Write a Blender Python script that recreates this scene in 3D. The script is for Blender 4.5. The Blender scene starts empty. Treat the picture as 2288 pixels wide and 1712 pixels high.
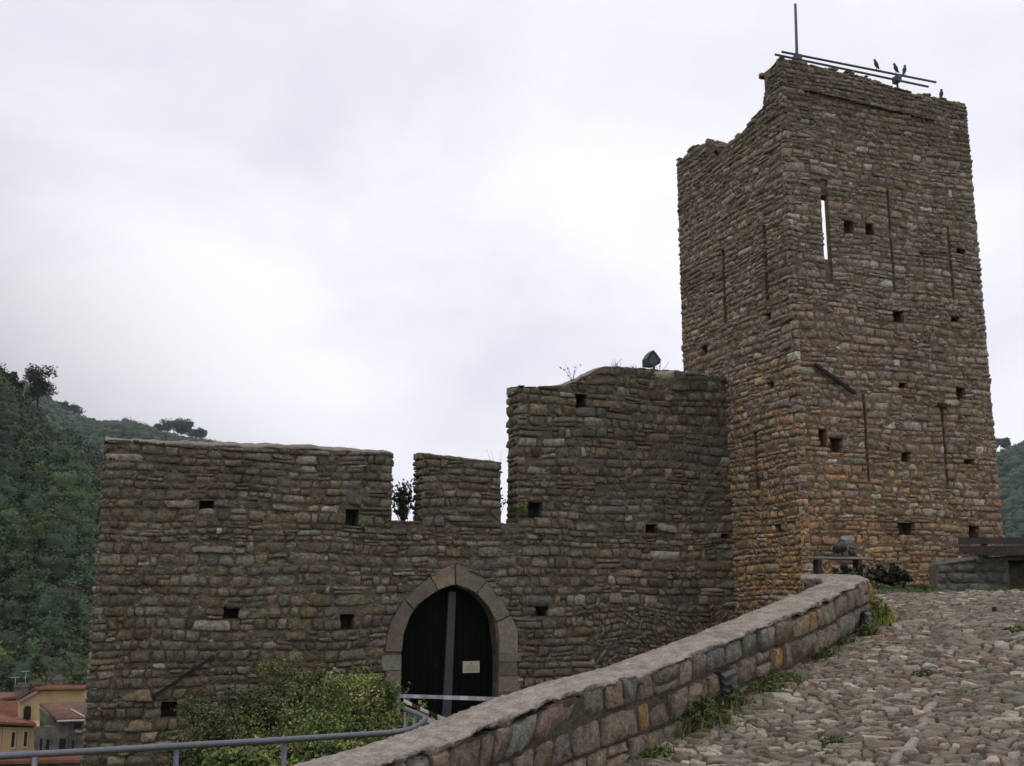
import bpy, math, random
import numpy as np
from mathutils import Vector, Matrix, noise

R = random.Random(11)
rng = np.random.default_rng(11)
sc = bpy.context.scene
col = sc.collection
rad = math.radians

# ------------------------------------------------------------------ camera
FPX, PITCH = 2415.0, rad(11.1)          # photo 2288 x 1712, horizon at row 1330
cam = bpy.data.cameras.new('camera')
cam.sensor_width = 36.0
cam.lens = FPX / 2288.0 * 36.0
cam.clip_start = 0.1
cam.clip_end = 6000
camo = bpy.data.objects.new('camera', cam)
camo.location = (0, 0, 0)               # z = 0 is the eye height, 1.6 m above the path
camo.rotation_euler = (math.pi / 2 + PITCH, 0, 0)
col.objects.link(camo)
sc.camera = camo

# ------------------------------------------------------------------ world, sun, exposure
SUN_EL, SUN_AZ = rad(64), rad(-120)     # azimuth from +Y, clockwise positive
w = bpy.data.worlds.new('World')
sc.world = w
w.use_nodes = True
nt = w.node_tree
nt.nodes.clear()
N = nt.nodes.new
L = nt.links.new
out = N('ShaderNodeOutputWorld'); bg = N('ShaderNodeBackground'); bg.inputs['Strength'].default_value = 0.1
sky = N('ShaderNodeTexSky'); sky.sky_type = 'NISHITA'; sky.sun_disc = False
sky.sun_elevation = SUN_EL; sky.sun_rotation = SUN_AZ
tc = N('ShaderNodeTexCoord')
mp = N('ShaderNodeMapping'); mp.inputs['Scale'].default_value = (1, 1, 1.9); mp.inputs['Location'].default_value = (0.35, 0.2, 0.1)
n1 = N('ShaderNodeTexNoise'); n1.inputs['Scale'].default_value = 2.7; n1.inputs['Detail'].default_value = 6; n1.inputs['Roughness'].default_value = 0.5; n1.inputs['Distortion'].default_value = 0.3
rp = N('ShaderNodeValToRGB')
cr = rp.color_ramp
cr.elements[0].position = 0.30; cr.elements[0].color = (8.4, 8.4, 9.3, 1)
cr.elements[1].position = 0.62; cr.elements[1].color = (11.0, 10.9, 11.4, 1)
e_ = cr.elements.new(0.47); e_.color = (9.8, 9.7, 10.55, 1)
# darker cloud bank low in the north-west, brighter high up
sep = N('ShaderNodeSeparateXYZ')
mm = N('ShaderNodeMapRange'); mm.inputs['From Min'].default_value = -0.40; mm.inputs['From Max'].default_value = 0.02
mm.inputs['To Min'].default_value = 0.48; mm.inputs['To Max'].default_value = 1.0; mm.interpolation_type = 'SMOOTHSTEP'
mul = N('ShaderNodeMix'); mul.data_type = 'RGBA'; mul.blend_type = 'MULTIPLY'; mul.inputs['Factor'].default_value = 1.0
mix = N('ShaderNodeMix'); mix.data_type = 'RGBA'; mix.inputs['Factor'].default_value = 0.94
L(tc.outputs['Generated'], mp.inputs['Vector']); L(mp.outputs[0], n1.inputs['Vector']); L(n1.outputs['Fac'], rp.inputs[0])
L(tc.outputs['Generated'], sep.inputs[0]); zz = N('ShaderNodeMath'); zz.operation = 'MULTIPLY_ADD'; zz.inputs[1].default_value = 0.9
L(sep.outputs['Z'], zz.inputs[0]); L(sep.outputs['X'], zz.inputs[2]); L(zz.outputs[0], mm.inputs['Value'])
L(rp.outputs[0], mul.inputs[6]); L(mm.outputs[0], mul.inputs[7])
L(sky.outputs[0], mix.inputs[6]); L(mul.outputs[2], mix.inputs[7])
L(mix.outputs[2], bg.inputs[0]); L(bg.outputs[0], out.inputs[0])

sl = bpy.data.lights.new('sun', 'SUN'); sl.energy = 0.7; sl.angle = rad(18); sl.color = (1.0, 0.95, 0.88)
so = bpy.data.objects.new('sun', sl)
sd = Vector((math.sin(SUN_AZ) * math.cos(SUN_EL), math.cos(SUN_AZ) * math.cos(SUN_EL), math.sin(SUN_EL)))
so.rotation_euler = sd.to_track_quat('Z', 'Y').to_euler()
so.location = (0, 0, 30)
col.objects.link(so)

sc.view_settings.view_transform = 'Standard'
sc.view_settings.look = 'None'
sc.view_settings.exposure = 0.0
sc.view_settings.gamma = 1.0
sc.cycles.use_denoising = True
sc.cycles.max_bounces = 6
sc.cycles.volume_bounces = 0
sc.cycles.transparent_max_bounces = 8

# ------------------------------------------------------------------ helpers
def ray(u, v):
    a = (u - 1144) / FPX; b = (856 - v) / FPX
    return Vector((a, math.cos(PITCH) - b * math.sin(PITCH), math.sin(PITCH) + b * math.cos(PITCH)))

def atY(u, v, Y):
    d = ray(u, v)
    return d * (Y / d.y)

TH = rad(21)
E1 = Vector((math.cos(TH), math.sin(TH), 0))       # along the curtain wall and the tower front
N1 = Vector((math.sin(TH), -math.cos(TH), 0))      # out of it, towards the viewer
CO = Vector((-1, 20, 0))                           # curtain wall origin (at the gate)
TK = Vector((5.33, 19.83, 0))                      # near corner of the tower

class Face:
    """a plane: s along e, z along up, d outwards"""
    def __init__(f, O, e, n, up=Vector((0, 0, 1))):
        f.O, f.e, f.n, f.up = Vector(O), Vector(e), Vector(n), Vector(up)
    def m(f, s, z, d):
        s, z, d = np.broadcast_arrays(np.asarray(s, float), np.asarray(z, float), np.asarray(d, float))
        return (np.array(f.O) + s[..., None] * np.array(f.e) + z[..., None] * np.array(f.up) + d[..., None] * np.array(f.n))
    def v(f, s, z, d=0.0):
        return f.O + f.e * s + f.up * z + f.n * d
    def hit(f, u, v, d=0.0):
        r = ray(u, v); P = f.O + f.n * d
        t = P.dot(f.n) / r.dot(f.n)
        q = r * t - f.O
        return q.dot(f.e), q.dot(f.up)

def tag(o, label=None, cat=None, group=None, kind=None):
    if label: o['label'] = label
    if cat: o['category'] = cat
    if group: o['group'] = group
    if kind: o['kind'] = kind
    return o

def empty(name, loc=(0, 0, 0)):
    o = bpy.data.objects.new(name, None); o.location = loc; o.empty_display_size = 0.2
    col.objects.link(o); return o

def link(name, me, mats, parent=None):
    o = bpy.data.objects.new(name, me)
    for m in (mats if isinstance(mats, (list, tuple)) else [mats]):
        me.materials.append(m)
    col.objects.link(o)
    if parent is not None:
        o.parent = parent
        o.matrix_parent_inverse = Matrix.Translation(-Vector(parent.location))
    return o

class MB:
    """collects faces (world coordinates) for ONE mesh object"""
    def __init__(s): s.V = []; s.F = []; s.M = []; s.C = []; s.S = []; s.n = 0
    def add(s, verts, faces, mi=0, color=(0.5, 0.5, 0.5), smooth=False):
        verts = np.asarray(verts, float).reshape(-1, 3); k = len(verts)
        s.V.append(verts)
        c = np.asarray(color, float)
        if c.ndim == 1: c = np.tile(c[:3], (k, 1))
        s.C.append(c[:, :3])
        for f in faces: s.F.append([i + s.n for i in f])
        s.M += [mi] * len(faces); s.S += [smooth] * len(faces); s.n += k
        return s
    def addq(s, verts, quads, mi=0, colors=None, smooth=True):
        """verts (N,3), quads (M,4) numpy"""
        s.V.append(verts); s.C.append(colors)
        s.F.append((quads + s.n)); s.M.append((mi, len(quads))); s.S.append((smooth, len(quads))); s.n += len(verts)
    def box(s, c, x, y, z, mi=0, color=(0.5, 0.5, 0.5)):
        """centre c, half vectors x y z"""
        c, x, y, z = map(Vector, (c, x, y, z)); P = []
        for k in (-1, 1):
            for j in (-1, 1):
                for i in (-1, 1): P.append(c + x * i + y * j + z * k)
        return s.add([tuple(p) for p in P], [(0, 2, 3, 1), (4, 5, 7, 6), (0, 1, 5, 4), (2, 6, 7, 3), (0, 4, 6, 2), (1, 3, 7, 5)], mi, color)
    def prism(s, poly, off, mi=0, color=(0.5, 0.5, 0.5)):
        """poly list of points, extruded by off"""
        n = len(poly); P = [tuple(p) for p in poly] + [tuple(Vector(p) + Vector(off)) for p in poly]
        F = [tuple(range(n)), tuple(range(2 * n - 1, n - 1, -1))] + [(i, i + n, (i + 1) % n + n, (i + 1) % n) for i in range(n)]
        return s.add(P, F, mi, color)
    def tube(s, pts, r, seg=10, mi=0, color=(0.5, 0.5, 0.5)):
        pts = [Vector(p) for p in pts]; rs = r if isinstance(r, (list, tuple)) else [r] * len(pts)
        V = []; F = []; prev = None
        for i, p in enumerate(pts):
            t = (pts[min(i + 1, len(pts) - 1)] - pts[max(i - 1, 0)]).normalized()
            if prev is None:
                a = t.cross(Vector((0, 0, 1)))
                if a.length < 0.05: a = t.cross(Vector((1, 0, 0)))
            else:
                a = prev - t * prev.dot(t)
            a.normalize(); prev = a; b = t.cross(a)
            for k in range(seg):
                an = 2 * math.pi * k / seg
                V.append(tuple(p + (a * math.cos(an) + b * math.sin(an)) * rs[i]))
        for i in range(len(pts) - 1):
            for k in range(seg):
                F.append((i * seg + k, i * seg + (k + 1) % seg, (i + 1) * seg + (k + 1) % seg, (i + 1) * seg + k))
        F.append(tuple(range(seg - 1, -1, -1))); m = (len(pts) - 1) * seg; F.append(tuple(m + k for k in range(seg)))
        return s.add(V, F, mi, color, True)
    def build(s, name, mats, parent=None):
        V = np.concatenate(s.V); C = np.concatenate(s.C)
        big = [f for f in s.F if isinstance(f, np.ndarray)]
        small = [f for f in s.F if not isinstance(f, np.ndarray)]
        loops = []; tot = []; mi = []; sm = []
        ms = [m for m in s.M if not isinstance(m, tuple)]; ss = [m for m in s.S if not isinstance(m, tuple)]
        mbg = [m for m in s.M if isinstance(m, tuple)]; sbg = [m for m in s.S if isinstance(m, tuple)]
        for f, m, q in zip(small, ms, ss): loops.append(np.array(f)); tot.append(np.array([len(f)])); mi.append(np.array([m])); sm.append(np.array([q]))
        for f, m, q in zip(big, mbg, sbg):
            loops.append(f.ravel()); tot.append(np.full(len(f), f.shape[1])); mi.append(np.full(len(f), m[0])); sm.append(np.full(len(f), q[0]))
        loops = np.concatenate(loops).astype(np.int32); tot = np.concatenate(tot).astype(np.int32)
        start = np.concatenate([[0], np.cumsum(tot)[:-1]]).astype(np.int32)
        me = bpy.data.meshes.new(name)
        me.vertices.add(len(V)); me.vertices.foreach_set('co', V.astype(np.float32).ravel())
        me.loops.add(len(loops)); me.loops.foreach_set('vertex_index', loops)
        me.polygons.add(len(tot)); me.polygons.foreach_set('loop_start', start); me.polygons.foreach_set('loop_total', tot)
        me.polygons.foreach_set('material_index', np.concatenate(mi).astype(np.int32))
        me.polygons.foreach_set('use_smooth', np.concatenate(sm).astype(bool))
        ca = me.color_attributes.new('Col', 'FLOAT_COLOR', 'POINT')
        ca.data.foreach_set('color', np.concatenate([C, np.ones((len(C), 1))], 1).astype(np.float32).ravel())
        me.update(calc_edges=True); me.validate()
        return link(name, me, mats, parent)

# ------------------------------------------------------------------ materials
def mat(name, color=None, rough=0.9, attr=False, var=0.35, vscale=6.0, bump=0.3, bscale=40.0, lichen=0.0, lcol=(0.42, 0.41, 0.36),
        fine=0.0, fscale=38.0, moss=0.0, mcol=(0.07, 0.085, 0.03), metal=0.0, spec=0.25, bdist=0.01, stain=0.0, scol=(0.05, 0.045, 0.04)):
    m = bpy.data.materials.new(name); m.use_nodes = True
    t = m.node_tree; nd = t.nodes; lk = t.links.new
    b = nd['Principled BSDF']; b.inputs['Roughness'].default_value = rough; b.inputs['Metallic'].default_value = metal
    b.inputs['Specular IOR Level'].default_value = spec
    tco = nd.new('ShaderNodeTexCoord'); P = tco.outputs['Object']
    if attr:
        a = nd.new('ShaderNodeAttribute'); a.attribute_name = 'Col'; base = a.outputs['Color']
    else:
        rgb = nd.new('ShaderNodeRGB'); rgb.outputs[0].default_value = (*color, 1); base = rgb.outputs[0]
    if var:
        n = nd.new('ShaderNodeTexNoise'); n.inputs['Scale'].default_value = vscale; n.inputs['Detail'].default_value = 6; n.inputs['Roughness'].default_value = 0.7
        lk(P, n.inputs['Vector'])
        mr = nd.new('ShaderNodeMapRange'); mr.inputs['From Min'].default_value = 0.3; mr.inputs['From Max'].default_value = 0.7
        mr.inputs['To Min'].default_value = 1 - var; mr.inputs['To Max'].default_value = 1 + var
        lk(n.outputs['Fac'], mr.inputs['Value'])
        x = nd.new('ShaderNodeMix'); x.data_type = 'RGBA'; x.blend_type = 'MULTIPLY'; x.inputs['Factor'].default_value = 1
        lk(base, x.inputs[6]); lk(mr.outputs[0], x.inputs[7]); base = x.outputs[2]
    if fine:
        n = nd.new('ShaderNodeTexNoise'); n.inputs['Scale'].default_value = fscale; n.inputs['Detail'].default_value = 4; n.inputs['Roughness'].default_value = 0.8
        lk(P, n.inputs['Vector'])
        mr = nd.new('ShaderNodeMapRange'); mr.inputs['From Min'].default_value = 0.32; mr.inputs['From Max'].default_value = 0.68
        mr.inputs['To Min'].default_value = 1 - fine; mr.inputs['To Max'].default_value = 1 + fine * 1.15
        lk(n.outputs['Fac'], mr.inputs['Value'])
        x = nd.new('ShaderNodeMix'); x.data_type = 'RGBA'; x.blend_type = 'MULTIPLY'; x.inputs['Factor'].default_value = 1
        lk(base, x.inputs[6]); lk(mr.outputs[0], x.inputs[7]); base = x.outputs[2]
    def spots(base, amount, colr, sc_, det, lo):
        n = nd.new('ShaderNodeTexNoise'); n.inputs['Scale'].default_value = sc_; n.inputs['Detail'].default_value = det; n.inputs['Roughness'].default_value = 0.75
        mpn = nd.new('ShaderNodeMapping'); mpn.inputs['Location'].default_value = (sc_, 3.1, sc_ * .7); lk(P, mpn.inputs['Vector']); lk(mpn.outputs[0], n.inputs['Vector'])
        r = nd.new('ShaderNodeMapRange'); r.inputs['From Min'].default_value = lo; r.inputs['From Max'].default_value = lo + 0.09
        r.inputs['To Max'].default_value = amount
        lk(n.outputs['Fac'], r.inputs['Value'])
        x = nd.new('ShaderNodeMix'); x.data_type = 'RGBA'; lk(r.outputs[0], x.inputs['Factor']); lk(base, x.inputs[6]); x.inputs[7].default_value = (*colr, 1)
        return x.outputs[2]
    if stain: base = spots(base, stain, scol, 0.9, 5, 0.52)
    if moss: base = spots(base, moss, mcol, 1.7, 8, 0.53)
    if lichen: base = spots(base, lichen, lcol, 11.0, 7, 0.62)
    lk(base, b.inputs['Base Color'])
    if bump:
        n = nd.new('ShaderNodeTexNoise'); n.inputs['Scale'].default_value = bscale; n.inputs['Detail'].default_value = 8; n.inputs['Roughness'].default_value = 0.65
        lk(P, n.inputs['Vector'])
        bp = nd.new('ShaderNodeBump'); bp.inputs['Strength'].default_value = bump; bp.inputs['Distance'].default_value = bdist
        lk(n.outputs['Fac'], bp.inputs['Height']); lk(bp.outputs[0], b.inputs['Normal'])
    return m

M = {}
M['stone'] = mat('rough_stone', fine=0.45, attr=True, var=0.55, vscale=13, bump=1.0, bscale=18, bdist=0.04, lichen=0.6, moss=0.25, stain=0.25)
M['tstone'] = mat('tower_stone', fine=0.45, attr=True, var=0.52, vscale=12, bump=1.0, bscale=17, bdist=0.04, lichen=0.35, moss=0.15, stain=0.22, lcol=(0.33, 0.31, 0.26))
M['mortar'] = mat('lime_mortar', fine=.4, color=(0.122, 0.106, 0.076), var=0.45, vscale=7, bump=1.0, bscale=22, bdist=0.03, lichen=0.8, lcol=(.30, .265, .21), stain=0.5)
M['joint'] = mat('dark_joint_mortar', fine=.4, color=(0.075, 0.065, 0.048), var=.5, vscale=7, bump=1, bscale=22, bdist=.03)
M['tmortar'] = mat('earth_mortar', fine=.4, color=(0.165, 0.122, 0.076), var=0.45, vscale=7, bump=1.0, bscale=20, bdist=0.04, stain=0.4)
M['coping'] = mat('coping_mortar', fine=.38, fscale=55, color=(0.245, 0.214, 0.178), var=0.45, vscale=10, bump=0.9, bscale=30, bdist=0.015, lichen=0.35, lcol=(0.46, 0.43, 0.38), stain=0.65, scol=(0.14, 0.12, 0.095), moss=.3, mcol=(.12,.12,.06))
M['gcoping'] = mat('weathered_coping', (0.20, 0.178, 0.15), var=0.3, vscale=12, bump=0.9, bscale=30, bdist=0.015, lichen=0.3, stain=0.5, scol=(0.07, 0.06, 0.05))
M['dressed'] = mat('dressed_stone', fine=.35, attr=True, var=0.25, vscale=9, bump=0.5, bscale=30, bdist=0.01, lichen=0.35, stain=0.45, scol=(0.09, 0.08, 0.065))
M['cobble'] = mat('cobble_stone', fine=.3, fscale=60, attr=True, var=0.25, vscale=16, bump=0.55, bscale=35, bdist=0.008, lichen=0.25, lcol=(0.42, 0.40, 0.36), spec=0.35, rough=0.75)
M['earth'] = mat('earth_between_stones', (0.075, 0.056, 0.036), var=0.5, vscale=5, bump=1, bscale=45, bdist=0.02, moss=0.7, mcol=(0.06, 0.075, 0.02))
M['ground'] = mat('grassy_ground', (0.06, 0.07, 0.03), var=0.5, vscale=0.7, bump=1, bscale=6, bdist=0.1)
M['hill'] = mat('hill_soil', (0.02, 0.032, 0.016), var=0.5, vscale=0.05, bump=1, bscale=0.4, bdist=1.0)
M['leaf'] = mat('leaf', attr=True, var=0, bump=0, rough=0.6, spec=0.3)
M['wood'] = mat('weathered_wood', (0.055, 0.045, 0.038), var=0.4, vscale=8, bump=0.6, bscale=25)
M['bark'] = mat('bark', (0.05, 0.04, 0.03), var=0.4, vscale=8, bump=0.8, bscale=20)
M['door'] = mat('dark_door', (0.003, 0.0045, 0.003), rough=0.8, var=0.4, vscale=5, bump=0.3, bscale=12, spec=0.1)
M['doorpost'] = mat('grey_painted_post', (0.062, 0.070, 0.072), rough=0.6, var=0.12, vscale=5, bump=0.1)
M['rail'] = mat('galvanised_rail', (0.15, 0.155, 0.175), rough=0.5, metal=0.3, var=0.15, vscale=20, bump=0.15, bscale=60, bdist=0.003)
M['iron'] = mat('rusty_iron', (0.02, 0.018, 0.017), rough=0.7, metal=0.2, var=0.3, bump=0.3)
M['mast'] = mat('painted_steel', (0.07, 0.085, 0.105), rough=0.5, metal=0.3, var=0.1, bump=0)
M['black'] = mat('black_casing', (0.02, 0.022, 0.024), rough=0.5, var=0.15, bump=0.1, spec=0.5)
M['louvre'] = mat('louvre_metal', (0.045, 0.05, 0.052), rough=0.5, var=0.2, bump=0, spec=0.5)
M['glass'] = mat('lamp_glass', (0.03, 0.05, 0.055), rough=0.15, var=0, bump=0, spec=0.6)
M['paper'] = mat('paper', (0.50, 0.46, 0.34), rough=0.9, var=0.06, vscale=20, bump=0.05)
M['ink'] = mat('ink', (0.16, 0.14, 0.11), var=0, bump=0)
M['tapew'] = mat('tape_white', (0.50, 0.50, 0.55), rough=0.5, var=0.1, bump=0)
M['tapeg'] = mat('tape_grey', (0.36, 0.36, 0.42), rough=0.5, var=0.1, bump=0)
M['taper'] = mat('tape_red', (0.09, 0.02, 0.015), rough=0.5, var=0.1, bump=0)
M['feather'] = mat('dark_feathers', (0.035, 0.035, 0.045), rough=0.7, var=0.3, vscale=30, bump=0.2)
M['ochre'] = mat('ochre_plaster', (0.50, 0.39, 0.20), var=0.16, vscale=0.8, bump=0.2, bscale=10, stain=0.25, scol=(0.34, 0.24, 0.10))
M['ochre2'] = mat('peach_plaster', (0.46, 0.33, 0.18), var=0.14, vscale=0.8, bump=0.2, bscale=10, stain=0.2, scol=(0.34, 0.24, 0.10))
M['cornice'] = mat('pale_cornice', (0.42, 0.36, 0.38), var=0.15, bump=0.1)
M['trim'] = mat('pale_window_trim', (0.50, 0.36, 0.25), var=0.1, bump=0.1)
M['dark'] = mat('dark_window_glass', (0.012, 0.014, 0.012), rough=0.35, var=0.2, bump=0)
M['tile'] = mat('terracotta_tiles', (0.19, 0.072, 0.042), var=0.45, vscale=1.6, bump=0.5, bscale=6, bdist=0.05, stain=0.3, scol=(0.12, 0.05, 0.03))
M['otile'] = mat('mossy_old_tiles', (0.16, 0.085, 0.06), var=0.5, vscale=1.2, bump=0.6, bscale=6, bdist=0.05, moss=0.85, mcol=(0.10, 0.11, 0.03))
M['gwall'] = mat('grey_rubble_wall', (0.13, 0.12, 0.095), var=0.5, vscale=1.6, bump=1, bscale=3, bdist=0.1, stain=0.5)

# ------------------------------------------------------------------ stone masonry
US = np.array([-1, -1, -.88, -.45, 0, .45, .88, 1, 1.]); VS = np.array([-1, -1, -.76, 0, .76, 1, 1.])
NU, NV = len(US), len(VS)
iu, iv = np.meshgrid(np.arange(NU), np.arange(NV), indexing='ij')
RING = np.minimum(np.minimum(iu, NU - 1 - iu), np.minimum(iv, NV - 1 - iv)).ravel()
PU, PV = US[iu].ravel(), VS[iv].ravel()
QD = np.array([(i * NV + j, (i + 1) * NV + j, (i + 1) * NV + j + 1, i * NV + j + 1) for i in range(NU - 1) for j in range(NV - 1)])

def emit(mb, face, cells, cols, D=0.12, dmin=0.02, dmax=0.055, k0=0.15, k1=0.85, gap=0.007, bulge=0.25, mi=1, tilt=0.12, rr=0.26, flip=False, jit=0.006, wob_=.05, rmax=.03):
    """cells (N,4,2): BL BR TR TL in (s,z); one rounded stone per cell"""
    C = np.array(cells, float); n = len(C)
    if n == 0: return
    u, v = PU[None], PV[None]
    k = rng.uniform(k0, k1, (n, 1))
    cu = u * np.sqrt(1 - v * v * k * 0.5); cv = v * np.sqrt(1 - u * u * k * 0.5)
    W = np.linalg.norm(C[:, 1] - C[:, 0], axis=1) * .5 + np.linalg.norm(C[:, 2] - C[:, 3], axis=1) * .5
    H = np.linalg.norm(C[:, 3] - C[:, 0], axis=1) * .5 + np.linalg.norm(C[:, 2] - C[:, 1], axis=1) * .5
    gx = (1 - 2 * gap / np.maximum(W, .03))[:, None]; gy = (1 - 2 * gap / np.maximum(H, .03))[:, None]
    # wobble of the outline
    ph = rng.uniform(0, 6.28, (n, 4)); am = rng.uniform(0.0, wob_, (n, 1))
    an = np.arctan2(v, u)
    wob = 1 - am * (1 + np.sin(2 * an + ph[:, :1]) * .5 + np.sin(3 * an + ph[:, 1:2]) * .5)
    wob = np.where(RING[None] < 3, wob, 1)
    a = (cu * gx * wob + 1) / 2; b = (cv * gy * wob + 1) / 2
    P = (C[:, 0, None] * ((1 - a) * (1 - b))[..., None] + C[:, 1, None] * (a * (1 - b))[..., None]
         + C[:, 2, None] * (a * b)[..., None] + C[:, 3, None] * ((1 - a) * b)[..., None])
    r = np.minimum(np.minimum(W, H) * rr, rmax)[:, None]
    d0 = rng.uniform(dmin, dmax, (n, 1))
    dep = np.where(RING[None] == 0, -D, np.where(RING[None] == 1, d0 - r, np.where(RING[None] == 2, d0 - r * .22, d0 + r * bulge * rng.uniform(-.4, 1, (n, 1)))))
    tl = rng.normal(0, tilt, (n, 2))
    inner = (RING[None] > 0)
    dep = dep + inner * (tl[:, :1] * u * W[:, None] * .25 + tl[:, 1:] * v * H[:, None] * .5)
    dep = dep + inner * rng.normal(0, jit, (n, len(PU)))
    P = P + (inner & (RING[None] < 3))[..., None] * rng.normal(0, jit * .6, (n, len(PU), 2))
    X = face.m(P[..., 0], P[..., 1], dep).reshape(-1, 3)
    q = QD[None] + (np.arange(n) * NU * NV)[:, None, None]
    if flip: q = q[..., ::-1]
    cc = np.repeat(np.asarray(cols, float), NU * NV, axis=0)
    mb.addq(X, q.reshape(-1, 4), mi, cc, True)

def rows(z0, z1, h, var=0.35, seed=1):
    r = random.Random(seed); z = [z0]
    while z[-1] < z1 - h * .6: z.append(z[-1] + h * r.uniform(1 - var, 1 + var))
    z[-1] = max(z[-1], z1); return z

def layout(zs, lo, hi, top, holes, wid, seed, split=0.25, wvar=0.5, und=0.02, minh=0.035, topjit=0.03, merge=0.0):
    """zs: course lines; lo,hi: end functions of z; top: function of s or None; holes: (sa(z), sb(z), za, zb)"""
    r = random.Random(seed); cells = []
    p1, p2 = r.uniform(0, 6), r.uniform(0, 6)
    fu = lambda s, z: und * (math.sin(s * 1.3 + z * 2.1 + p1) + .7 * math.sin(s * 3.1 - z * 1.7 + p2))
    for i in range(len(zs) - 1):
        zb, zt = zs[i], zs[i + 1]; zm = (zb + zt) / 2; h = zt - zb
        cuts = []
        for sa, sb, za, zb_ in holes:
            if min(zt, zb_) - max(zb, za) > 0.4 * h: cuts.append((sa, sb))
        cuts.sort(key=lambda c: c[0](zm))
        ints = []; cur = lo
        for sa, sb in cuts:
            if sa(zm) - cur(zm) > 0.04: ints.append((cur, sa))
            cur = sb
        if hi(zm) - cur(zm) > 0.04: ints.append((cur, hi))
        for A, B in ints:
            a0, b0 = A(zm), B(zm); x = [0.0]; Lw = b0 - a0
            while x[-1] < Lw: x.append(x[-1] + max(0.07, wid * math.exp(r.gauss(-.08, wvar)) * (0.75 + .5 * min(h / .14, 1.6) * .5)))
            if len(x) > 2 and x[-1] - Lw > (x[-1] - x[-2]) * .5: x.pop(-1)
            sc_ = Lw / x[-1]; x = [t * sc_ / Lw for t in x]; m = len(x) - 1
            bl = [0] * (m + 1); tl = [0] * (m + 1)
            for j in range(m + 1):
                if j == 0: bl[0], tl[0] = A(zb), A(zt)
                elif j == m: bl[m], tl[m] = B(zb), B(zt)
                else:
                    sk = r.gauss(0, .016); xx = a0 + Lw * x[j]
                    bl[j] = min(max(xx - sk, A(zb) + .02), B(zb) - .02); tl[j] = min(max(xx + sk, A(zt) + .02), B(zt) - .02)
            for j in range(m):
                q = [[bl[j], zb], [bl[j + 1], zb], [tl[j + 1], zt], [tl[j], zt]]
                if r.random() < split and h > .10:
                    c1, c2 = sorted((r.uniform(.3, .7), r.uniform(.3, .7))) if r.random() < .5 else (r.uniform(.35, .65),) * 2
                    ml = [q[0][0] * (1 - c1) + q[3][0] * c1, zb + h * c1]; mr_ = [q[1][0] * (1 - c2) + q[2][0] * c2, zb + h * c2]
                    qs = [[q[0], q[1], mr_, ml], [ml, mr_, q[2], q[3]]]
                else: qs = [q]
                for c in qs:
                    c = [list(t) for t in c]
                    if top:
                        tj = r.uniform(-topjit, topjit)
                        for t in c: t[1] = min(t[1], top(t[0]) + tj)
                        if (c[2][1] - c[1][1] + c[3][1] - c[0][1]) / 2 < minh: continue
                    for t in c: t[1] += fu(t[0], t[1])
                    cells.append(c)
    return cells

def core(mb, face, s0, s1, zbase, top, holes, d0, d1, ds=0.12, brk=(), mi=0, color=(.1, .1, .1)):
    """solid mortar body in columns, d0 front .. d1 back; holes: (sa,sb,za(s),zb(s))"""
    S = set([s0, s1]) | {b for b in brk if s0 < b < s1}
    for h in holes:
        for q in (h[0], h[1]):
            if s0 < q < s1: S.add(q)
    n = int((s1 - s0) / ds); S |= {s0 + (s1 - s0) * i / n for i in range(n + 1)}
    S = sorted(S); S = [S[0]] + [b for a, b in zip(S, S[1:]) if b - a > 1e-5]
    V = []; Q = []
    for a, b in zip(S, S[1:]):
        m = (a + b) / 2; e = 1e-4
        cur = [(lambda s: zbase), ]
        hs = sorted([h for h in holes if h[0] - 1e-6 <= m <= h[1] + 1e-6], key=lambda h: h[2](m))
        segs = []; lo = (lambda s: zbase)
        for h in hs:
            if h[2](m) > lo(m): segs.append((lo, h[2]))
            lo = h[3]
        segs.append((lo, top))
        for l, u in segs:
            la, lb, ua, ub = l(a + e), l(b - e), u(a + e), u(b - e)
            if ua - la < .004 and ub - lb < .004: continue
            k = len(V)
            for d in (d0, d1):
                V += [face.v(a, la, d), face.v(b, lb, d), face.v(b, ub, d), face.v(a, ua, d)]
            Q += [(k, k + 1, k + 2, k + 3), (k + 7, k + 6, k + 5, k + 4), (k + 3, k + 2, k + 6, k + 7), (k, k + 4, k + 5, k + 1), (k, k + 3, k + 7, k + 4), (k + 1, k + 5, k + 6, k + 2)]
    mb.addq(np.array([tuple(v) for v in V]), np.array(Q), mi, np.tile(np.array(color), (len(V), 1)), False)

def lerp_fn(pts):
    pts = sorted(pts); xs = [p[0] for p in pts]; ys = [p[1] for p in pts]
    return lambda s: float(np.interp(s, xs, ys))
const = lambda c: (lambda *_: c)
def rect(sa, sb, za, zb): return (const(sa), const(sb), za, zb)          # for layout
def crect(sa, sb, za, zb): return (sa, sb, const(za), const(zb))         # for core

def pal(cells, fn, seed):
    r = random.Random(seed); out = []
    for c in cells:
        s = sum(p[0] for p in c) / 4; z = sum(p[1] for p in c) / 4
        out.append(fn(s, z, r))
    return out
def jitc(c, r, a=0.22):
    k = math.exp(r.gauss(0, a)); return tuple(max(.01, x * k * (1 + r.gauss(0, .018))) for x in c)

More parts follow.
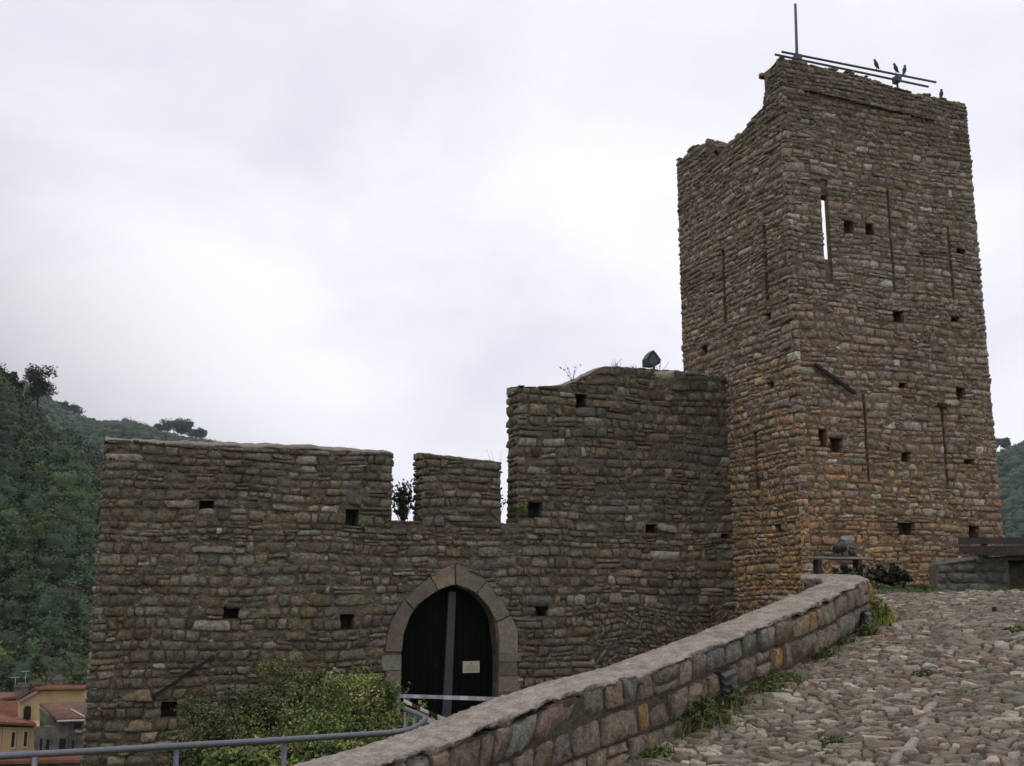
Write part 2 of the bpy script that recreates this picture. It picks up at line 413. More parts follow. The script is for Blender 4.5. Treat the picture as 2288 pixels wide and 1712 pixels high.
def chips(mb, face, n, s0, s1, z0, top, holes, colf, seed, d0=.0, d1=.018, flip=False, size=(.03, .085)):
    r = random.Random(seed); cells = []
    while len(cells) < n:
        s = r.uniform(s0, s1); z = r.uniform(z0, 11)
        if z > top(s) - .06: continue
        w_ = r.uniform(*size); h = w_ * r.uniform(.25, .6); a = r.gauss(0, .35)
        if any(A(z) - w_ < s < B(z) + w_ and za - h < z < zb + h for A, B, za, zb in holes): continue
        ca, sa = math.cos(a), math.sin(a)
        cells.append([[s + x * ca - y * sa, z + x * sa + y * ca] for x, y in ((-w_ * r.uniform(.7, 1.2), -h), (w_, -h * r.uniform(.6, 1.3)), (w_ * r.uniform(.6, 1.1), h), (-w_, h * r.uniform(.6, 1.2)))])
    emit(mb, face, cells, pal(cells, colf, seed), D=.05, dmin=d0, dmax=d1, k0=.0, k1=.7, gap=.001, tilt=.15, jit=.005, flip=flip)

def curtain_col(s, z, r):
    t = r.random()
    if t < .45: c = (.166, .143, .104)
    elif t < .65: c = (.150, .141, .114)
    elif t < .82: c = (.178, .137, .088)
    elif t < .91: c = (.150, .108, .078)
    elif t < .97: c = (.235, .208, .158)
    else: c = (.30, .27, .22)
    c = jitc((c[0] * .97, c[1] * .97, c[2] * .93), r, .2)
    if z > 1.0:                                     # upper courses darker towards the top
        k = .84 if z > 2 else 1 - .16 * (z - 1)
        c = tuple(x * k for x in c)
    if s < -1.5 and z < 0: c = (c[0] * .93, c[1] * .94, c[2] * .88)
    return c
def tower_col(s, z, r):
    t = r.random(); w_ = min(1, max(0, (z + .2) / 6.2)) ; w_ = 1 - (1 - w_) * (1 - .40 * min(1, max(0, (s - 1.4) / 3)))   # ochre low by the corner, grey-brown above
    if t < .45: a, b = (.355, .205, .086), (.202, .172, .128)
    elif t < .65: a, b = (.270, .180, .100), (.188, .165, .128)
    elif t < .80: a, b = (.25, .205, .150), (.235, .205, .165)
    elif t < .93: a, b = (.36, .190, .075), (.222, .165, .112)
    else: a, b = (.36, .32, .25), (.31, .28, .23)
    w2 = w_ ** .68
    c = tuple(1.10 * (x * (1 - w2) + y * w2) for x, y in zip(a, b))
    if z > 8.6: c = tuple(x * (1 - .25 * min(1, (z - 8.6) / 1.0)) for x in c)
    return jitc(c, r, .2)

# ================================================================== CURTAIN WALL
CF = Face(CO, E1, N1)
def cp(u, v): return CF.hit(u, v)
wall = empty('castle_wall', CF.v(0, -3))
tag(wall, 'long rubble stone curtain wall with notched top and pointed gateway, joined to the tower', 'wall')
sL = -6.15; sR = 5.86
cren = [(-1.25, -.69), (.85, 1.19)]; crz = 1.33
tops = [(sL, 2.50), (-5.6, 2.49), (-4, 2.52), (-2.6, 2.53), (-1.25, 2.50)]
def ctop(s):
    if s < -1.055: return float(np.interp(s, [-6.2, -5.6, -4, -2.6, -1.25], [2.52, 2.50, 2.53, 2.55, 2.51]))
    if s < 1.02: return float(np.interp(s, [-.69, .2, .85], [2.55, 2.50, 2.45]))
    return rt(s)
rp_ = [cp(u * 1.0343, v * 1.0343) for u, v in [(1125, 838), (1180, 837), (1215, 833), (1245, 822), (1272, 808), (1297, 793), (1340, 793), (1400, 797), (1475, 803), (1575, 818)]]
rt = lerp_fn(rp_)
AX = -.04
inner = [(896.6, 1457), (901, 1416), (915.6, 1376), (942, 1344), (977, 1320), (1016, 1306), (1064, 1326), (1090, 1355), (1108, 1390), (1114, 1434), (1114, 1463)]
outer = [(860, 1457), (872, 1393), (904, 1341), (959, 1288), (1015, 1261), (1079, 1288), (1140, 1376), (1156, 1405), (1156, 1460)]
ic = [cp(*q) for q in inner]; oc = [cp(*q) for q in outer]
iL, iR = ic[0][0], ic[-1][0]; oL, oR = oc[0][0], oc[-1][0]; zsp = (ic[0][1] + ic[-1][1]) / 2
arch_in = lerp_fn(ic); arch_out = lerp_fn(oc)
oz = [p[1] for p in oc]; ia = oz.index(max(oz))
oLz = lerp_fn([(p[1], p[0]) for p in oc[:ia + 1]]); oRz = lerp_fn([(p[1], p[0]) for p in oc[ia:]])
holes_l = [rect(a, b, crz, 9) for a, b in cren]
holes_l.append((oLz, oRz, -9, max(oz)))
pts_put = [(462, 1132, 30, 24), (787, 1150, 26, 30), (1195, 1147, 30, 30), (1298, 893, 22, 24), (1456, 1180, 22, 14), (1620, 1193, 15, 15),
           (517, 1363, 32, 28), (776, 1381, 28, 28), (1210, 1357, 26, 26), (378, 1582, 34, 30)]
holes_c = [crect(iL, iR, -9, -9)]
holes_c = [(iL, iR, const(-9), arch_in)]
zsC = rows(-5.0, 4.8, .152, .42, 3)
for (u, v, w_, h_) in pts_put:
    a = cp(u - w_ / 2, v + h_ / 2); b = cp(u + w_ / 2, v - h_ / 2)
    # snap to whole courses so the opening has a lintel and a sill
    za = min(zsC, key=lambda z: abs(z - a[1])); zb = min([z for z in zsC if z > za + .07], key=lambda z: abs(z - b[1]))
    holes_l.append(rect(a[0], b[0], za, zb)); holes_c.append(crect(a[0] - .02, b[0] + .02, za - .01, min(zb, za + (b[1] - a[1]) * 1.15) + .01))
mb = MB()
TW = .56
hb = [(iL, iR, const(-9), arch_in)]
ctop2 = lambda s: crz if any(a - 1e-3 < s < b + 1e-3 for a, b in cren) else ctop(s)
brk = [a for c in cren for a in c]
def core_top(s):
    return ctop2(s) - .02
core(mb, CF, sL + .02, sR + .1, -5, core_top, holes_c, 0, -.50, .1, brk)
core(mb, CF, sL + .02, sR + .1, -5, core_top, hb, -.50, -TW, .1, brk)
cells = layout(zsC, const(sL), const(sR + .05), ctop, holes_l, .245, 5, split=.16, topjit=.015, und=.024)
# rubble patch low on the right: smaller, more irregular stones
zt1 = min(zsC, key=lambda z: abs(z + .1)); zt0 = min(zsC, key=lambda z: abs(z + 2.5))
reg = [c for c in cells if not (c[0][0] > 2.6 and zt0 < (c[0][1] + c[3][1]) / 2 < zt1)]
zr = rows(zt0, zt1, .10, .45, 9)
rub = layout(zr, lambda z: 2.62 + .15 * math.sin(z * 5), const(sR + .05), None, [], .16, 77, split=.1, wvar=.5, und=.05)
for c in rub:
    a = R.gauss(0, .03)
    c[1][1] += a; c[2][1] += a; c[0][1] -= a; c[3][1] -= a
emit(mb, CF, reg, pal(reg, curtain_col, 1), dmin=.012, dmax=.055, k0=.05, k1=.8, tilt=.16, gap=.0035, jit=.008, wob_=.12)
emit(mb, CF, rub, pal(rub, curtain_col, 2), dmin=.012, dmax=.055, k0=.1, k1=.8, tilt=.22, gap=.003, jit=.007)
chips(mb, CF, 4200, sL, sR, -3.2, ctop, holes_l, curtain_col, 101)
# stones on the end faces of merlons and wall
def endface(s, zb, top, flip, seed, colf=curtain_col):
    if flip: f = Face(CF.v(s, 0, 0), -N1, -E1)     # looks towards -s ; s runs back
    else: f = Face(CF.v(s, 0, 0), -N1, E1)
    zz = [z for z in zsC if z >= zb - .07]; zz[0] = zb
    c = layout(zz, const(.0), const(TW + .02), const(top), [], .24, seed, topjit=.01)
    emit(mb, f, c, pal(c, colf, seed), dmin=.0, dmax=.03, D=.05)
endface(cren[0][1], crz, 2.53, True, 21); endface(cren[1][1], crz, 3.90, True, 22)
endface(cren[0][0], crz, 2.49, False, 23); endface(cren[1][0], crz, 2.43, False, 24); endface(sL, -5, 2.5, True, 25)
# back face, seen only through the crenels
BF = Face(CF.v(0, 0, -TW), E1, -N1)
cb = layout(rows(-5, 4.8, .18, .3, 4), const(sL), const(sR), ctop, [rect(a, b, crz, 9) for a, b in cren] + [(const(oL), const(oR), -9, .3)], .4, 15, topjit=.01)
emit(mb, BF, cb, pal(cb, curtain_col, 3), D=.02, dmin=.01, dmax=.03)
mb.build('masonry', [M['mortar'], M['stone']], wall)
# crenel sills: flat stones
mb = MB()
for a, b in cren:
    TF = Face(CF.v(0, crz - .02, 0), E1, Vector((0, 0, 1)), -N1)
    c = layout([-.01, .2, .4, TW], const(a), const(b), None, [], .2, 31); emit(mb, TF, c, pal(c, curtain_col, 5), D=.02, dmin=.0, dmax=.025)
mb.build('sill', [M['mortar'], M['stone']], wall)

def noisy_strip(mb, fn, n, m, amp, mi=0, seed=0, color=(.5, .5, .5), closed=False):
    """fn(a,b)->Vector for a,b in 0..1; grid of n x m with random roughness"""
    rr_ = np.random.default_rng(seed); V = []; 
    for i in range(n + 1):
        for j in range(m + 1):
            p = fn(i / n, j / m); k = amp * (1 if 0 < j < m else .5)
            V.append((p[0] + rr_.normal(0, k), p[1] + rr_.normal(0, k), p[2] + rr_.normal(0, k)))
    Q = np.array([(i * (m + 1) + j, (i + 1) * (m + 1) + j, (i + 1) * (m + 1) + j + 1, i * (m + 1) + j + 1) for i in range(n) for j in range(m)])
    mb.addq(np.array(V), Q, mi, np.tile(np.array(color), (len(V), 1)), True)

# mortar coping that sheds water outwards (its top slopes to the front)
def coping(name, sa, sb, topf, slope, over=.03, seed=0, matk='gcoping'):
    mb = MB()
    prof = [(-.02, -.03), (over - .02, -.015), (over - .03, .01), (-.12, .015 + slope * .25), (-.3, .02 + slope * .6), (-TW - .02, .02 + slope), (-TW - .03, -.05)]
    def fn(a, b):
        s = sa + (sb - sa) * a; x = b * (len(prof) - 1); i = min(int(x), len(prof) - 2); t = x - i
        d = prof[i][0] * (1 - t) + prof[i + 1][0] * t; h = prof[i][1] * (1 - t) + prof[i + 1][1] * t
        h += .008 * math.sin(s * 9 + seed) + .006 * math.sin(s * 23)
        return CF.v(s, topf(s) + h, d)
    noisy_strip(mb, fn, int((sb - sa) / .06), 12, .004, 0, seed)
    for s in (sa, sb):
        mb.add([tuple(CF.v(s, topf(s) + h, d)) for d, h in prof], [tuple(range(len(prof)))])
    return mb.build(name, M[matk], wall)
coping('coping', sL - .01, cren[0][0] + .01, ctop, .12, seed=1)
coping('coping', cren[0][1] - .01, cren[1][0] + .01, ctop, .03, seed=2)
coping('coping', cren[1][1] - .01, 2.42, rt, .05, seed=3)
coping('coping', 2.43, sR, rt, .02, seed=4)

# dressed arch: voussoirs cut from the photograph's joints, 3 a side, and jamb blocks
DC = [(.195, .170, .125), (.182, .165, .128), (.172, .158, .125)]
def block(poly, name, d0=.035, d1=-.5, c=None, bev=.012):
    c = c or jitc(R.choice(DC), R, .12)
    cx = sum(p[0] for p in poly) / len(poly); cz = sum(p[1] for p in poly) / len(poly)
    sh = [(cx + (p[0] - cx) * (1 - bev * 2.5), cz + (p[1] - cz) * (1 - bev * 2.5)) for p in poly]
    g = [(cx + (p[0] - cx) * (1 - bev * .7), cz + (p[1] - cz) * (1 - bev * .7)) for p in poly]
    n = len(poly); V = [tuple(CF.v(a, z, d0)) for a, z in sh] + [tuple(CF.v(a, z, d0 - bev)) for a, z in g] + [tuple(CF.v(a, z, d1)) for a, z in g]
    F = [tuple(range(n))] + [(i, i + n, (i + 1) % n + n, (i + 1) % n) for i in range(n)] + [(i + n, i + 2 * n, (i + 1) % n + 2 * n, (i + 1) % n + n) for i in range(n)]
    m_ = MB(); m_.add(V, F, 0, c); o = m_.build(name, M['dressed'], wall)
    return o
def px(*q): return [cp(*t) for t in q]
block(px((860, 1457), (864, 1425), (872, 1393), (886, 1366), (903, 1343), (921, 1361), (915.6, 1376), (901, 1416), (896.6, 1457)), 'arch_stone')
block(px((905, 1341), (930, 1315), (959, 1289), (968, 1302), (976, 1320), (958, 1332), (942, 1344), (922, 1360)), 'arch_stone')
block(px((960.5, 1288), (986, 1272), (1014.5, 1261), (1015.5, 1306), (996, 1311), (978, 1319)), 'arch_stone', c=(.235, .18, .115))
block(px((1017, 1261), (1050, 1270), (1087, 1297), (1064, 1325), (1042, 1314), (1017.5, 1306)), 'arch_stone')
block(px((1088, 1298), (1116, 1335), (1140, 1375), (1109, 1389), (1090, 1355), (1065.5, 1326)), 'arch_stone')
block(px((1141, 1377), (1156, 1405), (1156, 1460), (1114, 1463), (1115, 1434), (1110, 1391)), 'arch_stone')
zj = zsp
for side in (-1, 1):
    z = zsp - .01; k = 0
    while z > -3.4:
        h = R.uniform(.14, .30); wd = R.uniform(-.05, .05) if k % 2 else R.uniform(.06, .22)
        if side < 0: poly = [(oL - wd * .5, z - h), (iL, z - h), (iL, z), (oL - wd * .5, z)]
        else: poly = [(iR, z - h), (oR + wd * .5, z - h), (oR + wd * .5, z), (iR, z)]
        block(poly, 'jamb_stone', c=jitc((.165, .148, .112), R, .2)); z -= h + .008; k += 1

# door leaf, set back in the gateway, with its grey post
DF = Face(CF.v(0, 0, -.32), E1, N1)
door = MB()
pl = [(iL + (iR - iL) * i / 16.) for i in range(17)]
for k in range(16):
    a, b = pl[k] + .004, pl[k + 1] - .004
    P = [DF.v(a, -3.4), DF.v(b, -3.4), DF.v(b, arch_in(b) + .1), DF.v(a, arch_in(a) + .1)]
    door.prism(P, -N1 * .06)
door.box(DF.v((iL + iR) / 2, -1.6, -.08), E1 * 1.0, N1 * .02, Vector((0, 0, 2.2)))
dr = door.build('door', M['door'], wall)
pb = MB()
a = DF.hit(1011, 1322, .08); b = DF.hit(998, 1610, .08)
dz = (b[0] - a[0]) / (b[1] - a[1])
za, zb = a[1], -3.4; sa_ = a[0]; sb_ = a[0] + dz * (zb - za)
pb.prism([DF.v(sa_ - .07, za, .08), DF.v(sb_ - .085, zb, .08), DF.v(sb_ + .085, zb, .08), DF.v(sa_ + .07, za, .08)], -N1 * .06)
pb.build('door_post', M['doorpost'], dr)
hd = MB(); h_ = DF.hit(974, 1489, .03)
hd.box(DF.v(h_[0], h_[1], .012), E1 * .012, N1 * .012, Vector((0, 0, .04))); hd.tube([DF.v(h_[0], h_[1] + .03, .02), DF.v(h_[0], h_[1] + .02, .05), DF.v(h_[0], h_[1] - .02, .05), DF.v(h_[0], h_[1] - .03, .02)], .006, 6)
hd.build('handle', M['iron'], dr)
# notice pinned on the door
a = DF.hit(1034, 1504, .02); b = DF.hit(1071.5, 1477, .02)
nb = MB(); nb.box(DF.v((a[0] + b[0]) / 2, (a[1] + b[1]) / 2, .02), E1 * (b[0] - a[0]) / 2, N1 * .003, Vector((0, 0, (b[1] - a[1]) / 2)))
cx, cz, hw, hh = (a[0] + b[0]) / 2, (a[1] + b[1]) / 2, (b[0] - a[0]) / 2, (b[1] - a[1]) / 2
no = tag(empty('notice', DF.v(cx, cz, .02)), 'small cream paper notice fixed to the dark gateway door', 'notice')
nb.build('paper', M['paper'], no)
nk = MB()
nk.box(DF.v(cx, cz + hh * .62, .0245), E1 * .012, N1 * .0008, Vector((0, 0, .014)))
nk.box(DF.v(cx - .022, cz + hh * .45, .0245), E1 * .005, N1 * .0008, Vector((0, 0, .008)))
nk.box(DF.v(cx + .024, cz + hh * .47, .0245), E1 * .005, N1 * .0008, Vector((0, 0, .008)))
for k in range(6):
    z = cz + hh * (.2 - .17 * k)
    nk.box(DF.v(cx + R.uniform(-.01, .01), z, .0245), E1 * hw * R.uniform(.55, .8), N1 * .0008, Vector((0, 0, .0018)))
nk.build('printed_lines', M['ink'], no)
# long iron strap leaning low on the left of the wall
a = cp(478, 1465); b = cp(327, 1566)
ib = MB(); A = CF.v(a[0], a[1], .07); B = CF.v(b[0], b[1], .07); dv = (B - A).normalized(); up = dv.cross(N1)
ib.box((A + B) / 2, (B - A) / 2, N1 * .015, up * .022)
ib.build('iron_strap', M['iron'], wall)

# ================================================================== TOWER
FF = Face(TK, E1, N1)                   # front (right-hand) face, s from the corner
LF = Face(TK, -N1, -E1)                 # left-hand face, s runs back from the corner
RFc = Face(FF.v(4.66, 0, 0), -N1, E1)   # far right-hand side
tower = empty('castle_tower', FF.v(2.3, -1.5, -2))
tag(tower, 'tall square ruined stone tower with ochre lower courses, open at the back', 'tower')
WT = 4.66; LT = 4.15; ZB = -2.0; TT = .57
ftop_p = [FF.hit(u * 1.0343, v * 1.0343) for u, v in [(1684, 126), (1720, 131), (1740, 132), (1752, 140), (1800, 149), (1850, 162), (1880, 172), (1920, 186), (1945, 187), (1960, 198), (2000, 205), (2020, 206), (2040, 212), (2090, 221)]]
ftop0 = lerp_fn(ftop_p)
ftop = lambda s: min(ftop0(s), 10.52)
ltop_p = [(0, 10.48)] + [LF.hit(u * 1.0343, v * 1.0343) for u, v in [(1672, 133), (1662, 152), (1656, 172), (1655, 200)]] + [LF.hit(u * 1.0343, v * 1.0343) for u, v in [(1655, 232), (1640, 243), (1620, 262), (1600, 285), (1580, 306), (1565, 318), (1550, 313), (1530, 303), (1510, 312), (1490, 320), (1480, 334), (1468, 345)]]
ltop1 = lerp_fn([p for p in ltop_p if p[0] > .6]); ltop = lambda s: float(np.interp(s, [0, .30, .50, .57], [10.5, 10.44, 10.25, 10.12])) if s < .575 else min(ltop1(s), 10.3)
fput = [(1896, 507, 18, 22), (1944, 515, 15, 18), (2146, 563, 16, 16), (2007, 703, 20, 18), (2134, 714, 18, 18), (2017, 860, 16, 24), (2147, 877, 16, 20),
        (1868, 998, 24, 22), (1838, 978, 14, 20), (2024, 1020, 16, 16), (2165, 1034, 18, 20), (2024, 1184, 32, 26), (2176, 1192, 18, 26)]
lput = [(1717, 706, 10, 20), (1574, 789, 11, 15), (1721, 857, 12, 22), (1739, 1174, 9, 24), (1600, 345, 8, 10)]
zsT = rows(ZB, 10.9, .138, .45, 8)
def put_holes(F, lst, dd):
    hl, hc = [], []
    for (u, v, w_, h_) in lst:
        a = F.hit(u - w_ / 2, v + h_ / 2); b = F.hit(u + w_ / 2, v - h_ / 2)
        sa, sb = min(a[0], b[0]), max(a[0], b[0])
        za = min(zsT, key=lambda z: abs(z - a[1])); zb = min([z for z in zsT if z > za + .07], key=lambda z: abs(z - b[1]))
        hl.append(rect(sa, sb, za, zb)); hc.append(crect(sa - .02, sb + .02, za - .01, zb + .01))
    return hl, hc
def slit_holes(F, lst, wd):
    hl, hc = [], []
    for (u0, v0, u1, v1) in lst:
        a = F.hit(u0, v0); b = F.hit(u1, v1); s = (a[0] + b[0]) / 2
        hl.append(rect(s - wd / 2, s + wd / 2, b[1], a[1])); hc.append(crect(s - wd / 2 - .012, s + wd / 2 + .012, b[1], a[1]))
    return hl, hc
fl, fc = put_holes(FF, fput, .3); s1, s2 = slit_holes(FF, [(1984, 424, 1996, 652), (2119, 507, 2129, 672), (1932, 881, 1937, 1076), (2106, 905, 2115, 1096)], .045)
s3, s4 = slit_holes(FF, [(1842, 401, 1851, 633)], .15)
fholes = fl + s1 + s3; fcore = fc + s2 + s4
slc = (s4[0][0] + s4[0][1]) / 2
ztop_sl, zbot_sl = FF.hit(1843, 445)[1], FF.hit(1849, 580)[1]
ll, lc = put_holes(LF, lput, .3); s5, s6 = slit_holes(LF, [(1709, 497, 1713, 672), (1616, 558, 1621, 724), (1691, 962, 1691, 1096)], .10)
lholes = ll + s5; lcore = lc + s6
mb = MB()
core(mb, FF, 0, WT, ZB, lambda s: ftop(s) - .04, fcore, 0, -.05, .12)
core(mb, FF, 0, WT, ZB, lambda s: ftop(s) - .04, fc + [crect(slc - .075, slc + .36, zbot_sl + .02, ztop_sl + .10)], -.05, -.30, .12)
core(mb, FF, 0, WT, ZB, lambda s: ftop(s) - .04, [crect(slc - .05, slc + .75, zbot_sl + .07, ztop_sl + .30)], -.30, -TT, .12)
cells = layout(zsT, const(-.045), const(WT + .03), ftop, fholes, .225, 41, split=.16, topjit=.05, und=.02)
emit(mb, FF, cells, pal(cells, tower_col, 6), D=.08, dmin=.004, dmax=.034, k0=.0, k1=.7, tilt=.13, gap=.0035, jit=.008, wob_=.14)
chips(mb, FF, 3200, 0, WT, -1, ftop, fholes, tower_col, 102)
mb.build('front_wall', [M['tmortar'], M['tstone']], tower)
mb = MB()
core(mb, LF, .58, LT, ZB, lambda s: ltop(s) - .04, lcore, 0, -.30, .1)
core(mb, LF, .58, LT, ZB, lambda s: ltop(s) - .04, [], -.30, -TT, .1)
cells = layout(zsT, const(-.045), const(LT + .03), ltop, lholes, .225, 43, split=.16, topjit=.05, und=.02)
emit(mb, LF, cells, pal(cells, tower_col, 7), D=.08, dmin=.004, dmax=.034, k0=.0, k1=.7, tilt=.13, gap=.0035, jit=.008, wob_=.14, flip=True)
chips(mb, LF, 2600, 0, LT, -1, ltop, lholes, tower_col, 103, flip=True)
LB = Face(LF.v(LT, 0, 0), E1, -N1)
cells = layout(zsT, const(0), const(TT), const(9.9), [], .26, 44); emit(mb, LB, cells, pal(cells, tower_col, 8), D=.06, dmin=.0, dmax=.05)
# rubble on the broken top
for i in range(60):
    s = R.uniform(.4, LT); w_ = R.uniform(.06, .13)
    TF = Face(LF.v(s, ltop(s) - .03, -R.uniform(.05, .6)), E1, Vector((0, 0, 1)), -N1)
    q = [[-w_, -w_ * .8], [w_, -w_ * .8], [w_, w_ * .8], [-w_, w_ * .8]]
    emit(mb, TF, [q], [tower_col(0, 10, R)], D=.05, dmin=.03, dmax=.08)
mb.build('left_wall', [M['tmortar'], M['tstone']], tower)
mb = MB()
core(mb, RFc, TT, LT, ZB, const(10.2), [], 0, -TT, .2)
cells = layout(zsT, const(-.02), const(LT), const(10.2), [], .3, 45); emit(mb, RFc, cells, pal(cells, tower_col, 9), D=.08, dmin=.01, dmax=.05)
mb.build('side_wall', [M['tmortar'], M['tstone']], tower)
mb = MB()
for i in range(110):
    s = R.uniform(.02, WT - .05); w_ = R.uniform(.06, .15)
    TF = Face(FF.v(s, ftop(s) - .05, -R.uniform(.06, .68)), E1, Vector((0, 0, 1)), -N1)
    q = [[-w_, -w_ * .8], [w_, -w_ * .8], [w_, w_ * .8], [-w_, w_ * .8]]
    emit(mb, TF, [q], [tower_col(0, 10.4, R)], D=.05, dmin=.02, dmax=.07)
mb.build('wall_head_rubble', [M['tmortar'], M['tstone']], tower)
# iron brace on the front
def bar(F, u0, v0, u1, v1, hw, name, par, m='iron', d=.08):
    a = F.hit(u0, v0, d); b = F.hit(u1, v1, d); A = F.v(*a, d); B = F.v(*b, d); dv = (B - A).normalized(); up = dv.cross(F.n)
    x = MB(); x.box((A + B) / 2, (B - A) / 2, F.n * .02, up * hw); return x.build(name, M[m], par)
bar(FF, 1820, 814, 1911, 879, .03, 'iron_brace', tower)
bar(FF, 2096, 905, 2116, 907, .035, 'iron_brace', tower)
# dark projecting string course near the top
x = MB()
for i in range(26):
    s = .55 + i * .125
    if s < 3.9:
        x.box(FF.v(s, 9.88 - .035 * s + R.uniform(-.012, .012), .03), E1 * R.uniform(.045, .062), N1 * .05, Vector((0, 0, R.uniform(.010, .02))), 0, jitc((.12, .10, .08), R))
x.build('ledge', [M['tstone']], tower)

# rails on the tower top
rails = tag(empty('scaffold_rail', FF.v(.4, 10.5, -.3)), 'two parallel steel tubes with a tall mast along the tower top', 'railing')
def rl(u0, v0, u1, v1, d):
    a = FF.hit(u0, v0, d); b = FF.hit(u1, v1, d); return FF.v(*a, d), FF.v(*b, d)
UP = rl(1747, 116, 2091, 184, -.22); LO = rl(1732, 122, 2074, 194, -.10)
MB().tube(UP, .024).build('upper_tube', M['mast'], rails)
MB().tube(LO, .024).build('lower_tube', M['mast'], rails)
a = FF.hit(1777, 9, -.16); b = FF.hit(1781, 138, -.16)
MB().tube([FF.v(b[0], b[1] - .25, -.16), FF.v(b[0] - .0, b[1], -.16), FF.v(a[0], a[1], -.16)], [.032, .032, .026]).build('mast', M['mast'], rails)
cl = MB(); c0 = FF.v(b[0], b[1] + .08, -.16)
cl.box(c0, E1 * .06, N1 * .09, Vector((0, 0, .05))); cl.box(c0 - Vector((0, 0, .12)), E1 * .045, N1 * .07, Vector((0, 0, .06)))
cl.build('clamp', M['mast'], rails)
a = FF.hit(2003, 166, -.16); b = FF.hit(2006, 200, -.16)
cl = MB(); cl.tube([FF.v(a[0], a[1], -.16), FF.v(b[0], b[1] - .15, -.16)], .022); cl.box(FF.v(a[0], (a[1] + b[1]) / 2 + .05, -.16), E1 * .05, N1 * .09, Vector((0, 0, .07)))
cl.build('bracket', M['mast'], rails)

# birds: body, head, tail and beak in one loft
def bird(foot, scale, heading, label, lean=0.0):
    m = MB(); h = Vector((math.cos(heading), math.sin(heading), 0)); U_ = Vector((0, 0, 1)); S_ = h.cross(U_)
    sp = [(-.052, -.055, .004), (-.045, -.03, .013), (-.026, .015, .028), (-.010, .055, .041), (.002, .095, .042), (.010, .128, .032), (.014, .148, .024), (.019, .168, .027), (.027, .185, .022), (.038, .189, .010), (.062, .185, .003)]
    V = []; F = []; sg = 10
    for i, (x, z, r_) in enumerate(sp):
        q0, q1 = sp[max(i - 1, 0)], sp[min(i + 1, len(sp) - 1)]; d = (h * (q1[0] - q0[0]) + U_ * (q1[1] - q0[1])).normalized(); pr = S_.cross(d)
        for k in range(sg):
            an = 2 * math.pi * k / sg
            V.append(tuple(Vector(foot) + (h * x + U_ * (z + .045) + S_ * math.cos(an) * r_ + pr * math.sin(an) * r_) * scale))
    for i in range(len(sp) - 1):
        for k in range(sg): F.append((i * sg + k, i * sg + (k + 1) % sg, (i + 1) * sg + (k + 1) % sg, (i + 1) * sg + k))
    F.append(tuple(range(sg))); F.append(tuple((len(sp) - 1) * sg + k for k in range(sg)))
    m.add(V, F, 0, smooth=True)
    m.prism([Vector(foot) + (h * (-.10) + U_ * (-.065) + S_ * .016) * scale, Vector(foot) + (h * (-.10) + U_ * (-.065) - S_ * .016) * scale,
             Vector(foot) + (h * (-.05) + U_ * (.05) - S_ * .026) * scale, Vector(foot) + (h * (-.05) + U_ * (.05) + S_ * .026) * scale], U_ * .01 * scale)
    for q in (-1, 1): m.tube([Vector(foot) + (S_ * .012 * q) * scale, Vector(foot) + (S_ * .014 * q + U_ * .06) * scale], .004 * scale, 5)
    o = m.build('bird', M['feather']); tag(o, label, 'bird', 'birds perched on the tower top'); return o
def onrail(P, u):
    best = min(range(101), key=lambda k: abs((lambda q: 1144 + FPX * q.x / (q.y * math.cos(PITCH) + q.z * math.sin(PITCH)))(P[0].lerp(P[1], k / 100)) - u))
    return P[0].lerp(P[1], best / 100) + Vector((0, 0, .02))
bird(onrail(UP, 1958), 1.0, rad(150), 'dark bird alone on the tower rail, leftmost of the perched birds')
bird(onrail(UP, 2001), 1.0, rad(140), 'dark bird on the rail right above the bracket')
bird(onrail(UP, 2022), 1.0, rad(35), 'dark bird nearest the right end of the rail, just right of the bracket')
q = FF.hit(2104, 219, -.1); bird(FF.v(q[0], ftop(q[0]) + .02, -.1), 1.0, rad(40), 'bird sitting directly on the tower stonework near its right corner')

# floodlight on the curtain wall top
fs, fz = CF.hit(1461, 826, -.25)
fl_ = tag(empty('floodlight', CF.v(fs, rt(fs), -.25)), 'dark floodlight with pointed hood on a short post atop the curtain wall', 'lamp')
P0 = CF.v(fs, rt(fs), -.25)
MB().tube([P0, P0 + Vector((0, 0, .16))], .028, 8).build('post', M['black'], fl_)
m = MB(); Z = Vector((0, 0, 1)); g = P0 + Vector((0, 0, .13))
poly = [(-.14, .0), (-.145, .13), (-.08, .23), (0, .30), (.06, .25), (.165, .13), (.13, .05), (.04, 0.0)]
m.prism([g + E1 * a * 1.05 + Z * b * 1.12 for a, b in poly], -N1 * .22); m.build('housing', M['black'], fl_)
m = MB(); m.prism([g + E1 * a * .75 + Z * (b * .75 + .035) + N1 * .004 for a, b in poly], N1 * .006); m.build('lens', M['glass'], fl_)

# ================================================================== PARAPET (foreground)
PA = Vector((1.04, 8.2, 0)); PD = Vector((.66, .751, 0)).normalized(); PN = Vector((PD.y, -PD.x, 0))   # PN points to the path
PFc = Face(PA, PD, PN)
edge = [(1450, 1499), (1564, 1453), (1662, 1415), (1776, 1366), (1860, 1332), (1925, 1301)]
near = [(918, 1683), (1029, 1645), (1122, 1606), (1239, 1559), (1330, 1530)]
pe = [PFc.hit(*q) for q in near + edge]
pe = [(pe[0][0] - 6, pe[0][1] - .6)] + pe
ptop_s = lerp_fn(pe)
SE = pe[-1][0]
def frame(t):
    """plan of the path-side face: point, tangent, outward normal; after SE it curls left"""
    if t <= SE: return PA + PD * t, PD, PN
    r_ = .62; a = (t - SE) / r_; amax = rad(112)
    aa = min(a, amax)
    C_ = PA + PD * SE - PN * r_
    nn = Matrix.Rotation(aa, 3, 'Z') @ PN; tt = Matrix.Rotation(aa, 3, 'Z') @ PD
    p = C_ + nn * r_
    if a > amax: p = p + tt * (t - SE - amax * r_)
    return p, tt, nn
